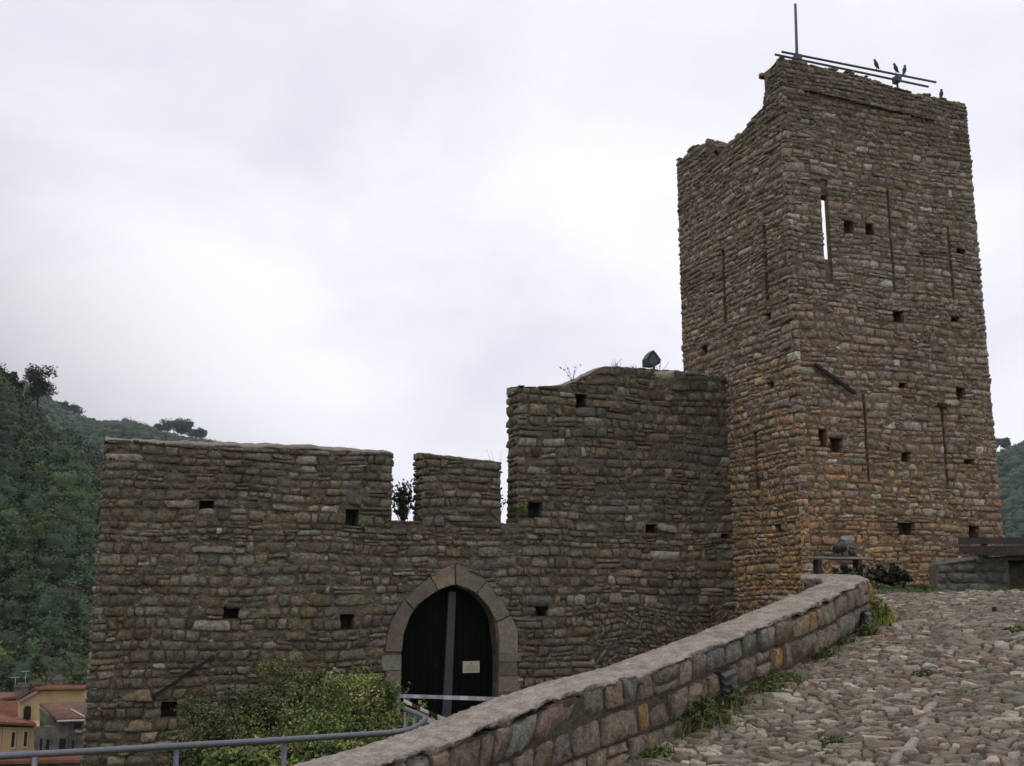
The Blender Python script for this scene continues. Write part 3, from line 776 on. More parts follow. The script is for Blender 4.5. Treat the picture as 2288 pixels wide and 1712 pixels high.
TE = SE + .62 * rad(112) + .02
ztE = pe[-1][1]
def ptop(t): return ptop_s(t) if t < SE else ztE + .06 * min(1, (t - SE) / .6)
class PFace:
    def m(f, s, z, d):
        s, z, d = np.broadcast_arrays(np.asarray(s, float), np.asarray(z, float), np.asarray(d, float))
        o = np.zeros(s.shape + (3,)); 
        for idx in np.ndindex(s.shape):
            p, t_, n_ = frame(s[idx]); dd = d[idx]; q = p + n_ * dd; o[idx] = (q.x, q.y, z[idx] + ptop(s[idx]))
        return o
PTH = .41
par = tag(empty('parapet_wall', PFc.v(0, -.9)), 'low stone parapet with mortar capped top climbing beside the cobbled path, hooked at its end', 'wall')
mb = MB()
# body
def pbody(a, b):
    t = -7 + (TE + 7) * a; p, tt, nn = frame(t); prof = [(0, -4.0), (0, -.05), (-PTH, -.05), (-PTH, -4.0)]
    x = b * 3; i = min(int(x), 2); f = x - i; d = prof[i][0] * (1 - f) + prof[i + 1][0] * f; z = prof[i][1] * (1 - f) + prof[i + 1][1] * f
    q = p + nn * d; return Vector((q.x, q.y, ptop(t) + z))
V = []; nseg = 150
for i in range(nseg + 1):
    for j in range(4):
        V.append(tuple(pbody(i / nseg, j / 3)))
Q = [(i * 4 + j, (i + 1) * 4 + j, (i + 1) * 4 + j + 1, i * 4 + j + 1) for i in range(nseg) for j in range(3)] + [(nseg * 4, nseg * 4 + 1, nseg * 4 + 2, nseg * 4 + 3)]
mb.addq(np.array(V), np.array(Q), 0, np.tile((.1, .1, .1), (len(V), 1)), False)
def par_col(s, z, r):
    t = r.random()
    c = (.200, .168, .118) if t < .5 else (.185, .172, .142) if t < .75 else (.205, .158, .108) if t < .9 else (.20, .145, .105)
    if r.random() < .035: c = (.27, .165, .075)
    return jitc(c, r, .15)
pr_ = [-.98, -.80, -.61, -.43, -.22, -.022]
cells = layout(pr_, const(-7), const(TE), None, [], .19, 51, split=.12, wvar=.42, und=.018)
cells = [c for c in cells if not (c[0][0] > SE + 1.0 and c[0][1] < -.5)]
lamps = []
emit(mb, PFace(), cells, pal(cells, par_col, 10), D=.08, dmin=.012, dmax=.045, k0=.0, k1=.38, gap=.005, rr=.2, tilt=.10, jit=.006, wob_=.09)
class PBack(PFace):
    def m(f, s, z, d): return PFace.m(f, s, z, -PTH - np.asarray(d))
cells = layout(rows(-3.2, -.04, .2, .25, 6), const(-7), const(TE), None, [], .3, 53)
emit(mb, PBack(), cells, pal(cells, par_col, 11), D=.05, dmin=.01, dmax=.04, k0=.05, k1=.5, flip=True)
mb.build('masonry', [M['joint'], M['stone']], par)
mb = MB()
def wv(t, b=0.0):
    v = Vector((t * 3.1, b * 4, 2.2)); return .012 * noise.noise(v) + .009 * noise.noise(v * 2.7) + .006 * noise.noise(v * 7)
prof = [(.0, -.035), (.016, -.024), (.022, -.010), (.012, .004), (-.03, .014), (-.14, .024), (-.24, .026), (-.34, .016), (-.41, .0), (-.44, -.02), (-.43, -.06)]
def pcap(a, b):
    t = -7 + (TE + 7.03) * a; p, tt, nn = frame(t); x = b * (len(prof) - 1); i = min(int(x), len(prof) - 2); f = x - i
    d = prof[i][0] * (1 - f) + prof[i + 1][0] * f; z = prof[i][1] * (1 - f) + prof[i + 1][1] * f
    if b < .3: d += wv(t, 5) * 2.4; z += wv(t + 50, 1) * (3.2 if b < .15 else 1.0)
    if b > .75: d += wv(t, 9) * 1.6
    z += .6 * wv(t, b * 1.5)
    q = p + nn * d; return Vector((q.x, q.y, ptop(t) + z))
noisy_strip(mb, pcap, 520, 20, .0035, 0, 5)
V = [tuple(pcap(1, j / 20)) for j in range(21)]; mb.add(V, [tuple(range(21))])
mb.build('mortar_cap', M['coping'], par)

# recessed step lights with louvres
def steplight(t, zc, hw, hh, label):
    p, tt, nn = frame(t); c = Vector((p.x, p.y, zc)); 
    tt3 = Vector((tt.x, tt.y, (ptop(t + .1) - ptop(t - .1)) / .2)).normalized(); up = nn.cross(tt3); up = -up if up.z < 0 else up
    o = tag(empty('step_light', c), label, 'lamp', 'louvred step lights in the parapet')
    m = MB(); m.box(c + nn * .01, tt3 * hw, nn * .055, up * hh); m.build('housing', M['black'], o)
    for k in range(3):
        m = MB(); z = hh * (.75 - .55 * k)
        m.box(c + nn * .08 + up * z, tt3 * hw * 1.02, (nn * .02 - up * .012), up * .006); m.build('louvre', M['louvre'], o)
a = PFc.hit(1624, 1527, .05); steplight(a[0], a[1], .092, .105, 'louvred black step light low in the middle of the parapet, above a leafy weed')
a = PFc.hit(1905, 1388, .05); steplight(SE - .06, a[1] - .0, .05, .09, 'small black step light at the far curved end of the parapet')

# ================================================================== PATH
PZ = lambda x, y: -1.05 + .125 * (x - 1.04) + .143 * (y - 8.2)
def pathz(x, y):
    z = PZ(x, y)
    k = .35; cap = .02 + .0 * y
    # smooth minimum with the level terrace in front of the tower
    h = np.clip(.5 + .5 * (cap - z) / k, 0, 1)
    r_ = cap * (1 - h) + z * h - k * h * (1 - h)
    r_ = r_ + .012 * np.sin(x * 2.3 + y * 1.1) + .010 * np.sin(x * .9 - y * 2.7)
    return np.maximum(r_, -1.62 - .02 * np.minimum(np.maximum(y, -6), 4))
def parx(y):
    """x of the parapet's path-side face at depth y"""
    return PA.x + (y - PA.y) * PD.x / PD.y
class GFace:
    def m(f, s, z, d):
        s, z, d = np.broadcast_arrays(np.asarray(s, float), np.asarray(z, float), np.asarray(d, float))
        x = PA.x + PD.x * z + PN.x * s; y = PA.y + PD.y * z + PN.y * s
        return np.stack([x, y, pathz(x, y) + d], -1)
def left_lim(y):
    ye = (PA + PD * SE).y
    if y < ye: return float(parx(y)) - .02
    return float(np.interp(y, [ye, ye + .9, 19.8, 30], [parx(ye), 3.35, 5.5, 5.6]))
pm = MB()
ys = np.linspace(-6, 19.6, 130); nx = 60
V = []; 
for y in ys:
    x0 = left_lim(y) - (.2 if y < 12 else 0)
    for i in range(nx + 1):
        x = x0 + (14 - x0) * (i / nx) ** 1.3; V.append((x, y, float(pathz(x, y)) - .012))
nq = len(ys); Q = [(i * (nx + 1) + j, i * (nx + 1) + j + 1, (i + 1) * (nx + 1) + j + 1, (i + 1) * (nx + 1) + j) for i in range(nq - 1) for j in range(nx)]
base = len(V)
for i in range(nq): V.append((V[i * (nx + 1)][0], ys[i], -6.0))
Q += [(i * (nx + 1), (i + 1) * (nx + 1), base + i + 1, base + i) for i in range(nq - 1)]
pm.addq(np.array(V), np.array(Q), 0, np.tile((.1, .1, .1), (len(V), 1)), True)
def cob_col(s, z, r):
    t = r.random()
    c = (.162, .136, .098) if t < .44 else (.134, .122, .097) if t < .64 else (.265, .23, .175) if t < .80 else (.125, .097, .068) if t < .97 else (.18, .115, .08)
    return jitc(c, r, .22)
zs = [-4.2]
while zs[-1] < 8.5: zs.append(zs[-1] + R.uniform(.030, .068))
cells = layout(zs, lambda t: -.02 if t < SE + .15 else -.02 - (t - SE) * .9, const(7.5), None, [], .135, 61, split=.0, wvar=.55, und=.06)
def gxy(c): return PA.x + PD.x * c[0][1] + PN.x * c[0][0], PA.y + PD.y * c[0][1] + PN.y * c[0][0]
def inview(c): x, y = gxy(c); return y > 4.6 and x < y * .62 + .6 and y < 14.5
cells = [c for c in cells if inview(c)]
for c in cells:
    for t in c: t[0] += R.gauss(0, .010); t[1] += R.gauss(0, .005)
# a few long flags set in a diagonal drain line
emit(pm, GFace(), cells, pal(cells, cob_col, 12), D=.03, dmin=.002, dmax=.018, k0=.55, k1=1.15, gap=.0025, bulge=.2, rr=.2, tilt=.26, jit=.003, wob_=.10)
dl = []
P0_, P1_ = (2.3, -2.6), (1.5, 1.4)
dd = Vector((P1_[0] - P0_[0], P1_[1] - P0_[1])); n_ = dd.length; dd.normalize(); pp = Vector((dd.y, -dd.x)); t = 0
while t < n_:
    l = R.uniform(.2, .42); w_ = R.uniform(.035, .06); o1 = R.uniform(-.03, .03); a = Vector(P0_) + dd * t + pp * o1; b = Vector(P0_) + dd * (t + l) + pp * (o1 + R.uniform(-.04, .04))
    if R.random() < .7: dl.append([list(a + pp * w_), list(b + pp * w_ * .9), list(b - pp * w_), list(a - pp * w_)]); t += l
emit(pm, GFace(), dl, pal(dl, lambda s, z, r: jitc((.23, .20, .16), r, .2), 13), D=.04, dmin=.018, dmax=.032, k0=.3, k1=.7, gap=.008, bulge=.2, rr=.2, tilt=.05, jit=.002)
tag(pm.build('cobbled_path', [M['earth'], M['cobble']]), kind='structure')

# ================================================================== GROUND and HILLS
def smooth(a, b, t): t = np.clip((t - a) / (b - a), 0, 1); return t * t * (3 - 2 * t)
def gz(x, y):
    near_ = -3.35 - 12.5 * smooth(9, 45, np.abs(x) * .8 + np.maximum(y - 20, 0) * .9 + np.maximum(-x - 4, 0))
    return near_ + .15 * np.sin(x * .7) * np.cos(y * .6)
def grid(name, x0, x1, y0, y1, nx, ny, fz, m):
    X, Y = np.meshgrid(np.linspace(x0, x1, nx), np.linspace(y0, y1, ny)); Z = fz(X, Y)
    V = np.stack([X, Y, Z], -1).reshape(-1, 3)
    Q = np.array([(i * nx + j, i * nx + j + 1, (i + 1) * nx + j + 1, (i + 1) * nx + j) for i in range(ny - 1) for j in range(nx - 1)])
    b = MB(); b.addq(V, Q, 0, np.tile((.1, .1, .1), (len(V), 1)), True); return b.build(name, m)
def axis(lim, n): t = np.linspace(-1, 1, n); return np.sign(t) * np.abs(t) ** 2.6 * lim
gx, gy = axis(2500, 141), axis(2500, 141)
X, Y = np.meshgrid(gx, gy); Zg = gz(X, Y)
Q = np.array([(i * 141 + j, i * 141 + j + 1, (i + 1) * 141 + j + 1, (i + 1) * 141 + j) for i in range(140) for j in range(140)])
b = MB(); b.addq(np.stack([X, Y, Zg], -1).reshape(-1, 3), Q, 0, np.tile((.1, .1, .1), (141 * 141, 1)), True)
tag(b.build('ground', M['ground']), kind='structure')

def ridge(px_list, Y): 
    pts = [atY(u, v, Y) for u, v in px_list]; return lerp_fn([(p.x, p.z) for p in pts])
r1 = ridge([(-400, 585), (-150, 725), (0, 880), (25, 920), (60, 950), (101, 990), (142, 996), (162, 1015), (193, 1042), (221, 1070), (240, 1108), (300, 1200), (420, 1300), (700, 1400)], 150)
F2 = 1.5
r2 = ridge([(-500, 760), (-100, 850), (60, 885), (101, 908), (122, 928), (142, 944), (183, 955), (208, 972), (241, 966), (279, 964), (317, 974), (368, 993), (416, 1003), (460, 1006), (520, 1030), (640, 1090), (760, 1190), (1000, 1270), (1400, 1270), (1800, 1180), (2100, 1080), (2200, 1050), (2244, 1028), (2288, 1012), (2400, 950), (2700, 820)], 430 * F2)
v1 = np.vectorize(r1); v2 = np.vectorize(r2)
h1 = lambda x, y: -16 + (np.maximum(v1(x * 150 / np.maximum(y, 90)), -17) + 16) * smooth(88, 150, y) * (1 - .8 * smooth(165, 260, y))
h2 = lambda x, y: -16.5 + (v2(x * 430 * F2 / np.maximum(y, 300 * F2)) + 16) * smooth(240 * F2, 430 * F2, y) * (1 - .9 * smooth(440 * F2, 800 * F2, y))
tag(grid('near_hill', -140, -15, 85, 265, 90, 90, h1, M['hill']), kind='structure')
tag(grid('far_hills', -650, 650, 350, 1230, 130, 90, h2, M['hill']), kind='structure')

# ------------------------------------------------------------------ leaves
def leaf_quads(mb, C, size, colors, up=0.35, elong=1.7, out=None):
    n = len(C); nrm = rng.normal(0, 1, (n, 3)); nrm[:, 2] += up * 2
    if out is not None: nrm += out * 1.0
    nrm /= np.linalg.norm(nrm, axis=1, keepdims=True) + 1e-9
    a = np.cross(nrm, rng.normal(0, 1, (n, 3))); a /= np.linalg.norm(a, axis=1, keepdims=True) + 1e-9
    b = np.cross(nrm, a); s = size * rng.uniform(.6, 1.35, (n, 1))
    a = a * s * .5 * elong; b = b * s * .5
    V = np.stack([C - a, C + b * .9 - a * .1 + nrm * s * .08, C + a, C - b * .9 - a * .1 + nrm * s * .08], 1).reshape(-1, 3)
    Q = np.arange(n * 4).reshape(-1, 4)
    mb.addq(V, Q, 0, np.repeat(colors, 4, axis=0), False)
def shade(n, base, var=.25, yel=.0):
    base = np.array(base); k = np.exp(rng.normal(0, var, (n, 1))); c = base * k
    c[:, 0] *= 1 + yel * rng.uniform(0, 1, n); return np.clip(c, 0.003, 1)

def blob_points(c, rad_, n, shell=.55):
    d = rng.normal(0, 1, (n, 3)); d /= np.linalg.norm(d, axis=1, keepdims=True)
    r = (shell + (1 - shell) * rng.random((n, 1)) ** .6) * (1 + .18 * np.sin(d[:, :1] * 5 + c[0]) + .12 * np.sin(d[:, 2:] * 7 + c[1]))
    return np.array(c) + d * r * np.array(rad_), d

DOMEQ = np.array([(i * 19 + j, (i + 1) * 19 + j, (i + 1) * 19 + j + 1, i * 19 + j + 1) for i in range(10) for j in range(18)])
# forest on the near hill: a mass of crowns, and a carpet of small ones on the far ridge
def forest(name, count, pick, crown, leaves, size, palette, kind='stuff', **kw):
    m = MB(); pts = []
    for _ in range(count):
        p = pick(); rr_ = crown * R.uniform(.65, 1.35); pc = R.choice(palette)
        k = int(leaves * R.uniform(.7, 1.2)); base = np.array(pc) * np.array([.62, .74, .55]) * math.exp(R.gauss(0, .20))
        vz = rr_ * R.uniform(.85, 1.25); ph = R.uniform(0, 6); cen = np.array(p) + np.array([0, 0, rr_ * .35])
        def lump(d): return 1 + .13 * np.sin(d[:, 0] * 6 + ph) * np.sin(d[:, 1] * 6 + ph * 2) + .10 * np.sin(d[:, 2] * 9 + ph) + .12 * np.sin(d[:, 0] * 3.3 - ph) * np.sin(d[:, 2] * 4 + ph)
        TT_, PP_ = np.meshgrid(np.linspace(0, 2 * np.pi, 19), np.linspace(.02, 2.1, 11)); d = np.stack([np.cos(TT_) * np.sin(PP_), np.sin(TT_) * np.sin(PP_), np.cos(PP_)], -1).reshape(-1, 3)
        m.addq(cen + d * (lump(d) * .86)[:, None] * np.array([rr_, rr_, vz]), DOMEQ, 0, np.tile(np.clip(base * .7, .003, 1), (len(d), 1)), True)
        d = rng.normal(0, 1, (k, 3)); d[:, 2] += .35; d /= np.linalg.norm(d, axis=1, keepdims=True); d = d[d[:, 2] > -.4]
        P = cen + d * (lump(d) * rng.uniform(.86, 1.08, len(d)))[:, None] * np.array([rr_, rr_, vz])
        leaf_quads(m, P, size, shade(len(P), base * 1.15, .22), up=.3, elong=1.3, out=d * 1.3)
    o = m.build(name, M['leaf']); tag(o, kind=kind, **kw); return o
GP = [(.040, .066, .026), (.048, .075, .026), (.030, .052, .028), (.058, .082, .024), (.085, .098, .024), (.045, .050, .024), (.034, .066, .034), (.038, .060, .028)]
SPOTS = []
def pick1():
    for _try in range(40):
        y = R.uniform(92, 158) if R.random() < .8 else R.uniform(92, 175); x = -y * R.uniform(.345, .60)
        z = float(h1(np.array(x), np.array(y))) - 1.0
        if x > -108 and (_try == 39 or all((x - a) ** 2 + (y - b) ** 2 + (z - c) ** 2 > 5.5 for a, b, c in SPOTS)):
            SPOTS.append((x, y, z)); return (x, y, z)
    return SPOTS[-1]
forest('near_hill_forest', 1050, pick1, 1.95, 420, .27, GP, label='dark green wooded slope filling the left edge behind the wall', cat='forest')
def pick2():
    t = R.random()
    y = ((300 if t < .72 else 240) + (140 if t < .72 else 200) * R.random() ** .5) * F2
    x = -y * R.uniform(.24, .52) if t < .72 else y * R.uniform(.42, .56)
    return (x, y, float(h2(np.array(x), np.array(y))) - .5)
forest('far_hill_forest', 2600, pick2, 3.9, 70, .8, [(.048, .080, .040), (.040, .070, .038), (.056, .086, .040)], label='bluish wooded ridge far behind the castle wall', cat='forest')

def tree(name, foot, H, cr, label, cat, nleaf, lsize, pal_, group=None, open_=.75, trunk=.3, crownz=.68, flat=.8, br=.36):
    o = empty(name, foot); tag(o, label, cat, group); f = Vector(foot); t = MB()
    lean = R.uniform(-.04, .04) * H
    t.tube([f - Vector((0, 0, 1)), f + Vector((lean * .3, 0, H * .35)), f + Vector((lean, 0, H * .8))], [trunk * H * .03, trunk * H * .022, trunk * H * .01], 8)
    subs = []
    for k in range(16):
        a = R.uniform(0, 6.28); rr_ = cr * R.uniform(.15, .78); zz = H * crownz + R.uniform(-.5, .55) * cr * flat
        q = f + Vector((lean + math.cos(a) * rr_, math.sin(a) * rr_, zz)); subs.append(q)
        if k < 9: t.tube([f + Vector((lean * .5, 0, H * R.uniform(.35, .6))), f.lerp(q, .7) + Vector((0, 0, H * .15)), q], [trunk * H * .01, trunk * H * .007, trunk * H * .003], 5)
    t.build('trunk', M['bark'], o); m = MB()
    for q in subs:
        P, d = blob_points(np.array(q), (cr * br, cr * br, cr * br * .85), nleaf // 16, .3)
        leaf_quads(m, P, lsize, shade(len(P), np.array(R.choice(pal_)) * R.uniform(.8, 1.2), .2), up=.2, elong=1.4, out=d)
    m.build('crown', M['leaf'], o); return o
PP = [(.024, .038, .018), (.030, .044, .018)]
q = atY(80, 935, 148); tree('pine_tree', (q.x, q.y, q.z), 7.2, 2.2, 'lone round-crowned pine standing clear on the dark hill crest', 'tree', 3600, .22, PP, trunk=.8, crownz=.68, flat=1.5, br=.52)
q = atY(40, 895, 148); tree('pine_tree', (q.x, q.y, q.z - 1), 4.2, 1.2, 'small bare-looking tree left of the lone pine on the crest', 'tree', 300, .3, [(.05, .055, .04)], trunk=.8)
q = atY(2, 905, 146); tree('pine_tree', (q.x, q.y, q.z - 1), 5.2, 2.2, 'dense dark tree cut by the left edge of the photo on the crest', 'tree', 2600, .4, PP, trunk=.6, flat=1.3)
for (u, v, h_, c_, lb) in [(136, 932, 9, 3.4, 'dark tree on the far ridge nearest the lone pine'), (158, 942, 9, 5.0, 'wide dark tree on the falling part of the far ridge'),
                     (205, 962, 7, 3.0, 'tree at the dip where the far ridge meets the rounded hilltop'), (354, 980, 9, 2.4, 'small pointed tree on the far ridge left of the tree pair'),
                     (386, 988, 13, 5.2, 'left tree of the close pair on the far ridge above the wall top'), (404, 990, 13, 5.0, 'right tree of the close pair on the far ridge above the wall top'),
                     (436, 994, 9, 4.2, 'low tree on the far ridge right of the pair'), (2236, 1012, 8, 4.0, 'tree on the far hill just right of the tower')]:
    q = atY(u, v, 428 * F2); tree('ridge_tree', (q.x, q.y, q.z - 1), h_ * F2, c_ * F2, lb, 'tree', 2200, .8, [(.036, .060, .030)], 'trees on the far ridge skyline', trunk=.3, crownz=.56, flat=.6)

# ================================================================== VILLAGE HOUSES
HK = .1281
def hp(cx, cy, Y): return atY(cx * HK, 1500 + cy * HK, Y)
def polyprism(name, pts, Y, depth, m, parent, dy=0.0):
    x = MB(); x.prism([hp(a, b_, Y) + Vector((0, dy, 0)) for a, b_ in pts], Vector((0, depth, 0))); return x.build(name, M[m], parent)
def slab(name, pts3, th, m, parent, ribs=0):
    """roof plane from 4 world points (eave L, eave R, ridge R, ridge L), with rows of curved tiles"""
    a, b_, c, d = [Vector(p) for p in pts3]; n = (b_ - a).cross(d - a).normalized()
    if n.z < 0: n = -n
    x = MB(); x.prism([a, b_, c, d], n * th)
    if ribs:
        for i in range(ribs):
            t = (i + .5) / ribs; p, q_ = a.lerp(b_, t) + n * th, d.lerp(c, t) + n * th
            x.tube([p, p.lerp(q_, .5) + n * .01, q_], (b_ - a).length / ribs * .30, 6)
    return x.build(name, M[m], parent)
def window(parent, cx0, cy0, cx1, cy1, Y, arch=False, frame_m='trim'):
    a, b_ = hp(cx0, cy1, Y), hp(cx1, cy0, Y); w_, h_ = b_.x - a.x, b_.z - a.z; cxx = (a.x + b_.x) / 2
    yy = Y - .02
    def outline(k, y):
        hw = w_ / 2 + k; z0 = a.z - k; z1 = b_.z + k
        if not arch: return [Vector((cxx - hw, y, z0)), Vector((cxx + hw, y, z0)), Vector((cxx + hw, y, z1)), Vector((cxx - hw, y, z1))]
        zc = b_.z - w_ / 2; P = [Vector((cxx - hw, y, z0)), Vector((cxx + hw, y, z0))]
        for i in range(9): an = math.pi * i / 8; P.append(Vector((cxx + hw * math.cos(an), y, zc + hw * math.sin(an))))
        return P
    x = MB(); A, B = outline(.10, yy - .05), outline(0, yy - .05); n = len(A)
    F = [(i, (i + 1) % n, (i + 1) % n + n, i + n) for i in range(n)]
    A2, B2 = outline(.10, yy + .03), outline(0, yy + .03)
    P = A + B + A2 + B2; F += [(i + n, (i + 1) % n + n, (i + 1) % n + 3 * n, i + 3 * n) for i in range(n)] + [(i, i + 2 * n, (i + 1) % n + 2 * n, (i + 1) % n) for i in range(n)]
    x.add([tuple(p) for p in P], F); wn = x.build('window', M[frame_m], parent)
    x = MB(); x.prism(outline(-.001, yy + .005), Vector((0, .02, 0))); x.build('pane', M['dark'], wn); return wn
# upper ochre house
Yh = 78
h = tag(empty('village_house', hp(640, 900, Yh)), 'upper ochre house with arched window and pale slanting cornice', 'house')
polyprism('wall', [(310, 900), (318, 560), (640, 345), (1470, 330), (1450, 1400), (640, 1400), (640, 960)], Yh, 2.2, 'ochre', h)
x = MB(); x.prism([hp(300, 520, Yh - .3), hp(310, 560, Yh - .3), hp(655, 375, Yh - .3), hp(640, 320, Yh - .3)], Vector((0, .5, 0))); x.build('cornice', M['cornice'], h)
slab('roof', [hp(285, 505, Yh - .5), hp(635, 300, Yh - .5), hp(635, 300, Yh - .5) + Vector((0, 2.9, 0)), hp(285, 505, Yh - .5) + Vector((0, 2.9, 0))], .07, 'tile', h, 12)
slab('roof', [hp(625, 330, Yh - .6), hp(1485, 318, Yh - .6), hp(1485, 318, Yh - .6) + Vector((0, 3.0, 0)), hp(625, 330, Yh - .6) + Vector((0, 3.0, 0))], .07, 'tile', h, 34)
window(h, 405, 600, 560, 850, Yh, True, 'ochre2')
def chimney(parent, cx, cy, w_, h_, Y):
    q = hp(cx, cy, Y); x = MB(); x.box((q.x, q.y, q.z + h_ / 2), (w_ / 2, 0, 0), (0, w_ / 2, 0), (0, 0, h_ / 2)); x.box((q.x, q.y, q.z + h_ + .06), (w_ / 2 + .08, 0, 0), (0, w_ / 2 + .08, 0), (0, 0, .06))
    x.box((q.x, q.y, q.z + h_ + .22), (w_ / 2 - .08, 0, 0), (0, w_ / 2 - .08, 0), (0, 0, .10)); return x.build('chimney', M['gwall'], parent)
chimney(h, 1010, 310, .5, .65, Yh + 3); chimney(h, 660, 320, .4, .35, Yh + 3)
x = MB(); q = hp(890, 315, Yh + 2)
x.box((q.x, q.y, q.z + .18), (.22, 0, 0), (0, .25, 0), (0, 0, .05)); x.tube([(q.x, q.y, q.z - .1), (q.x, q.y, q.z + .18)], .04, 6); x.build('roof_vent', M['cornice'], h)
# lower peach house
Yl = 74
h = tag(empty('village_house', hp(350, 1400, Yl)), 'lower peach house with two tall narrow windows under a red roof', 'house')
polyprism('wall', [(-900, 960), (590, 985), (590, 2200), (-900, 2200)], Yl, 5, 'ochre2', h)
window(h, 195, 1060, 275, 1325, Yl); window(h, 415, 1050, 492, 1310, Yl); window(h, -40, 1010, 18, 1290, Yl)
slab('roof', [hp(-900, 870, Yl - .6), hp(632, 960, Yl - .6), hp(600, 915, Yl + 4), hp(-900, 600, Yl + 4)], .14, 'tile', h, 40)
x = MB(); x.tube([hp(120, 885, Yl - .4), hp(310, 815, Yl + 3)], .05, 6); x.build('gutter_pipe', M['cornice'], h)
# left roof (orange)
h = tag(empty('village_house', hp(0, 800, 80)), 'house cut by the left edge showing a broad orange roof slope', 'house')
slab('roof', [hp(-700, 850, 79.5), hp(325, 850, 79.5), hp(300, 560, 84), hp(-400, 560, 84)], .16, 'tile', h, 30)
polyprism('wall', [(-700, 860), (300, 860), (300, 1000), (-700, 1000)], 80.5, 4, 'ochre2', h)
# rear roofs
h = tag(empty('village_house', hp(150, 500, 92)), 'rear house with a mottled red roof, chimney and aerials', 'house')
slab('roof', [hp(-300, 560, 90), hp(300, 470, 90), hp(330, 400, 94), hp(-100, 400, 94)], .16, 'otile', h, 22)
polyprism('wall', [(-300, 560), (290, 480), (290, 900), (-300, 900)], 90.6, 3, 'gwall', h)
chimney(h, 365, 430, .75, .7, 91)
x = MB()
for (cx, cy, hh) in [(250, 380, 1.25), (430, 330, 1.5)]:
    q = hp(cx, cy, 91); x.tube([q, q + Vector((0, 0, hh))], .022, 5); x.tube([q + Vector((-.45, 0, hh - .05)), q + Vector((.3, 0, hh + .02))], .02, 5)
    for k in range(4): x.tube([q + Vector((-.4 + k * .2, -.2, hh - .04)), q + Vector((-.4 + k * .2, .2, hh - .04))], .014, 4)
x.build('aerial', M['tapeg'], h)
# grey rubble house
Yg = 70
h = tag(empty('village_house', hp(1000, 1300, Yg)), 'grey rubble house with mossy lean-to roof and dark openings', 'house')
slab('roof', [hp(1000, 875, Yg - .9), hp(1500, 858, Yg - .9), hp(1900, 545, Yg + 5), hp(690, 605, Yg + 5)], .16, 'otile', h, 26)
x = MB(); x.tube([hp(1000, 872, Yg - 1), hp(1500, 856, Yg - 1)], .07, 6); x.build('gutter', M['cornice'], h)
x = MB(); x.tube([hp(1240, 665, Yg + 2), hp(1490, 800, Yg - .9)], .06, 6); x.build('roof_flashing', M['cornice'], h)
polyprism('wall', [(990, 880), (1900, 860), (1900, 2300), (600, 2300), (600, 1000), (740, 960), (960, 985)], Yg, 5, 'gwall', h)
polyprism('side_wall', [(690, 640), (1010, 890), (1010, 1010), (690, 1010)], Yg + 1.2, .3, 'gwall', h)
for (a, b_, c, d) in [(1295, 895, 1430, 1005), (690, 1170, 755, 1385), (800, 1190, 880, 1390), (1030, 1170, 1165, 1390), (1250, 1200, 1310, 1390)]:
    window(h, a, b_, c, d, Yg, False, 'gwall')
x = MB(); a = hp(1320, 1040, Yg - .2); b_ = hp(1420, 1052, Yg - .2); x.box((a + b_) / 2, (b_ - a) / 2, (0, .12, 0), (0, 0, .06)); x.build('ledge', M['cornice'], h)
# near low roof under the handrail
h = tag(empty('village_house', hp(800, 1650, 60)), 'low building whose long red tiled roof shows just beneath the handrail', 'house')
slab('roof', [hp(-300, 1625, 59), hp(1440, 1600, 59), hp(1440, 1480, 62), hp(-300, 1530, 62)], .14, 'tile', h, 50)
polyprism('wall', [(-300, 1640), (1430, 1610), (1430, 2600), (-300, 2600)], 59.4, 3, 'gwall', h)

# ================================================================== HANDRAIL and TAPES
rail = tag(empty('handrail', (-1, 9, -2.2)), 'grey tubular handrail crossing the lower left and curling back by the gateway', 'railing')
pp_ = [(-200, 1704, 7.6), (0, 1690, 7.9), (200, 1679, 8.2), (400, 1667, 8.5), (600, 1655.5, 8.85), (760, 1645, 9.15), (860, 1638.5, 9.3), (910, 1632, 9.45)]
P = [atY(u, v, y) for u, v, y in pp_]
P += [atY(936, 1621, 9.75), atY(949, 1610, 10.1), atY(947, 1603, 10.5), atY(934, 1596, 10.9), atY(905, 1584, 11.5)]
S3 = []
for i in range(len(P) - 1):
    p0, p1, p2, p3 = P[max(i - 1, 0)], P[i], P[i + 1], P[min(i + 2, len(P) - 1)]
    for k in range(6):
        t = k / 6; S3.append(.5 * ((2 * p1) + (p2 - p0) * t + (2 * p0 - 5 * p1 + 4 * p2 - p3) * t * t + (3 * p1 - p0 - 3 * p2 + p3) * t ** 3))
S3.append(P[-1])
MB().tube(S3, .0245, 12).build('top_rail', M['rail'], rail)
for (u, v, y) in [(78, 1692, 8.0), (395, 1672, 8.5), (636, 1658, 8.93), (927, 1606, 10.95), (907, 1594, 11.4)]:
    q = atY(u, v, y); MB().tube([q, q - Vector((0, 0, 1.25))], .021, 10).build('post', M['rail'], rail)
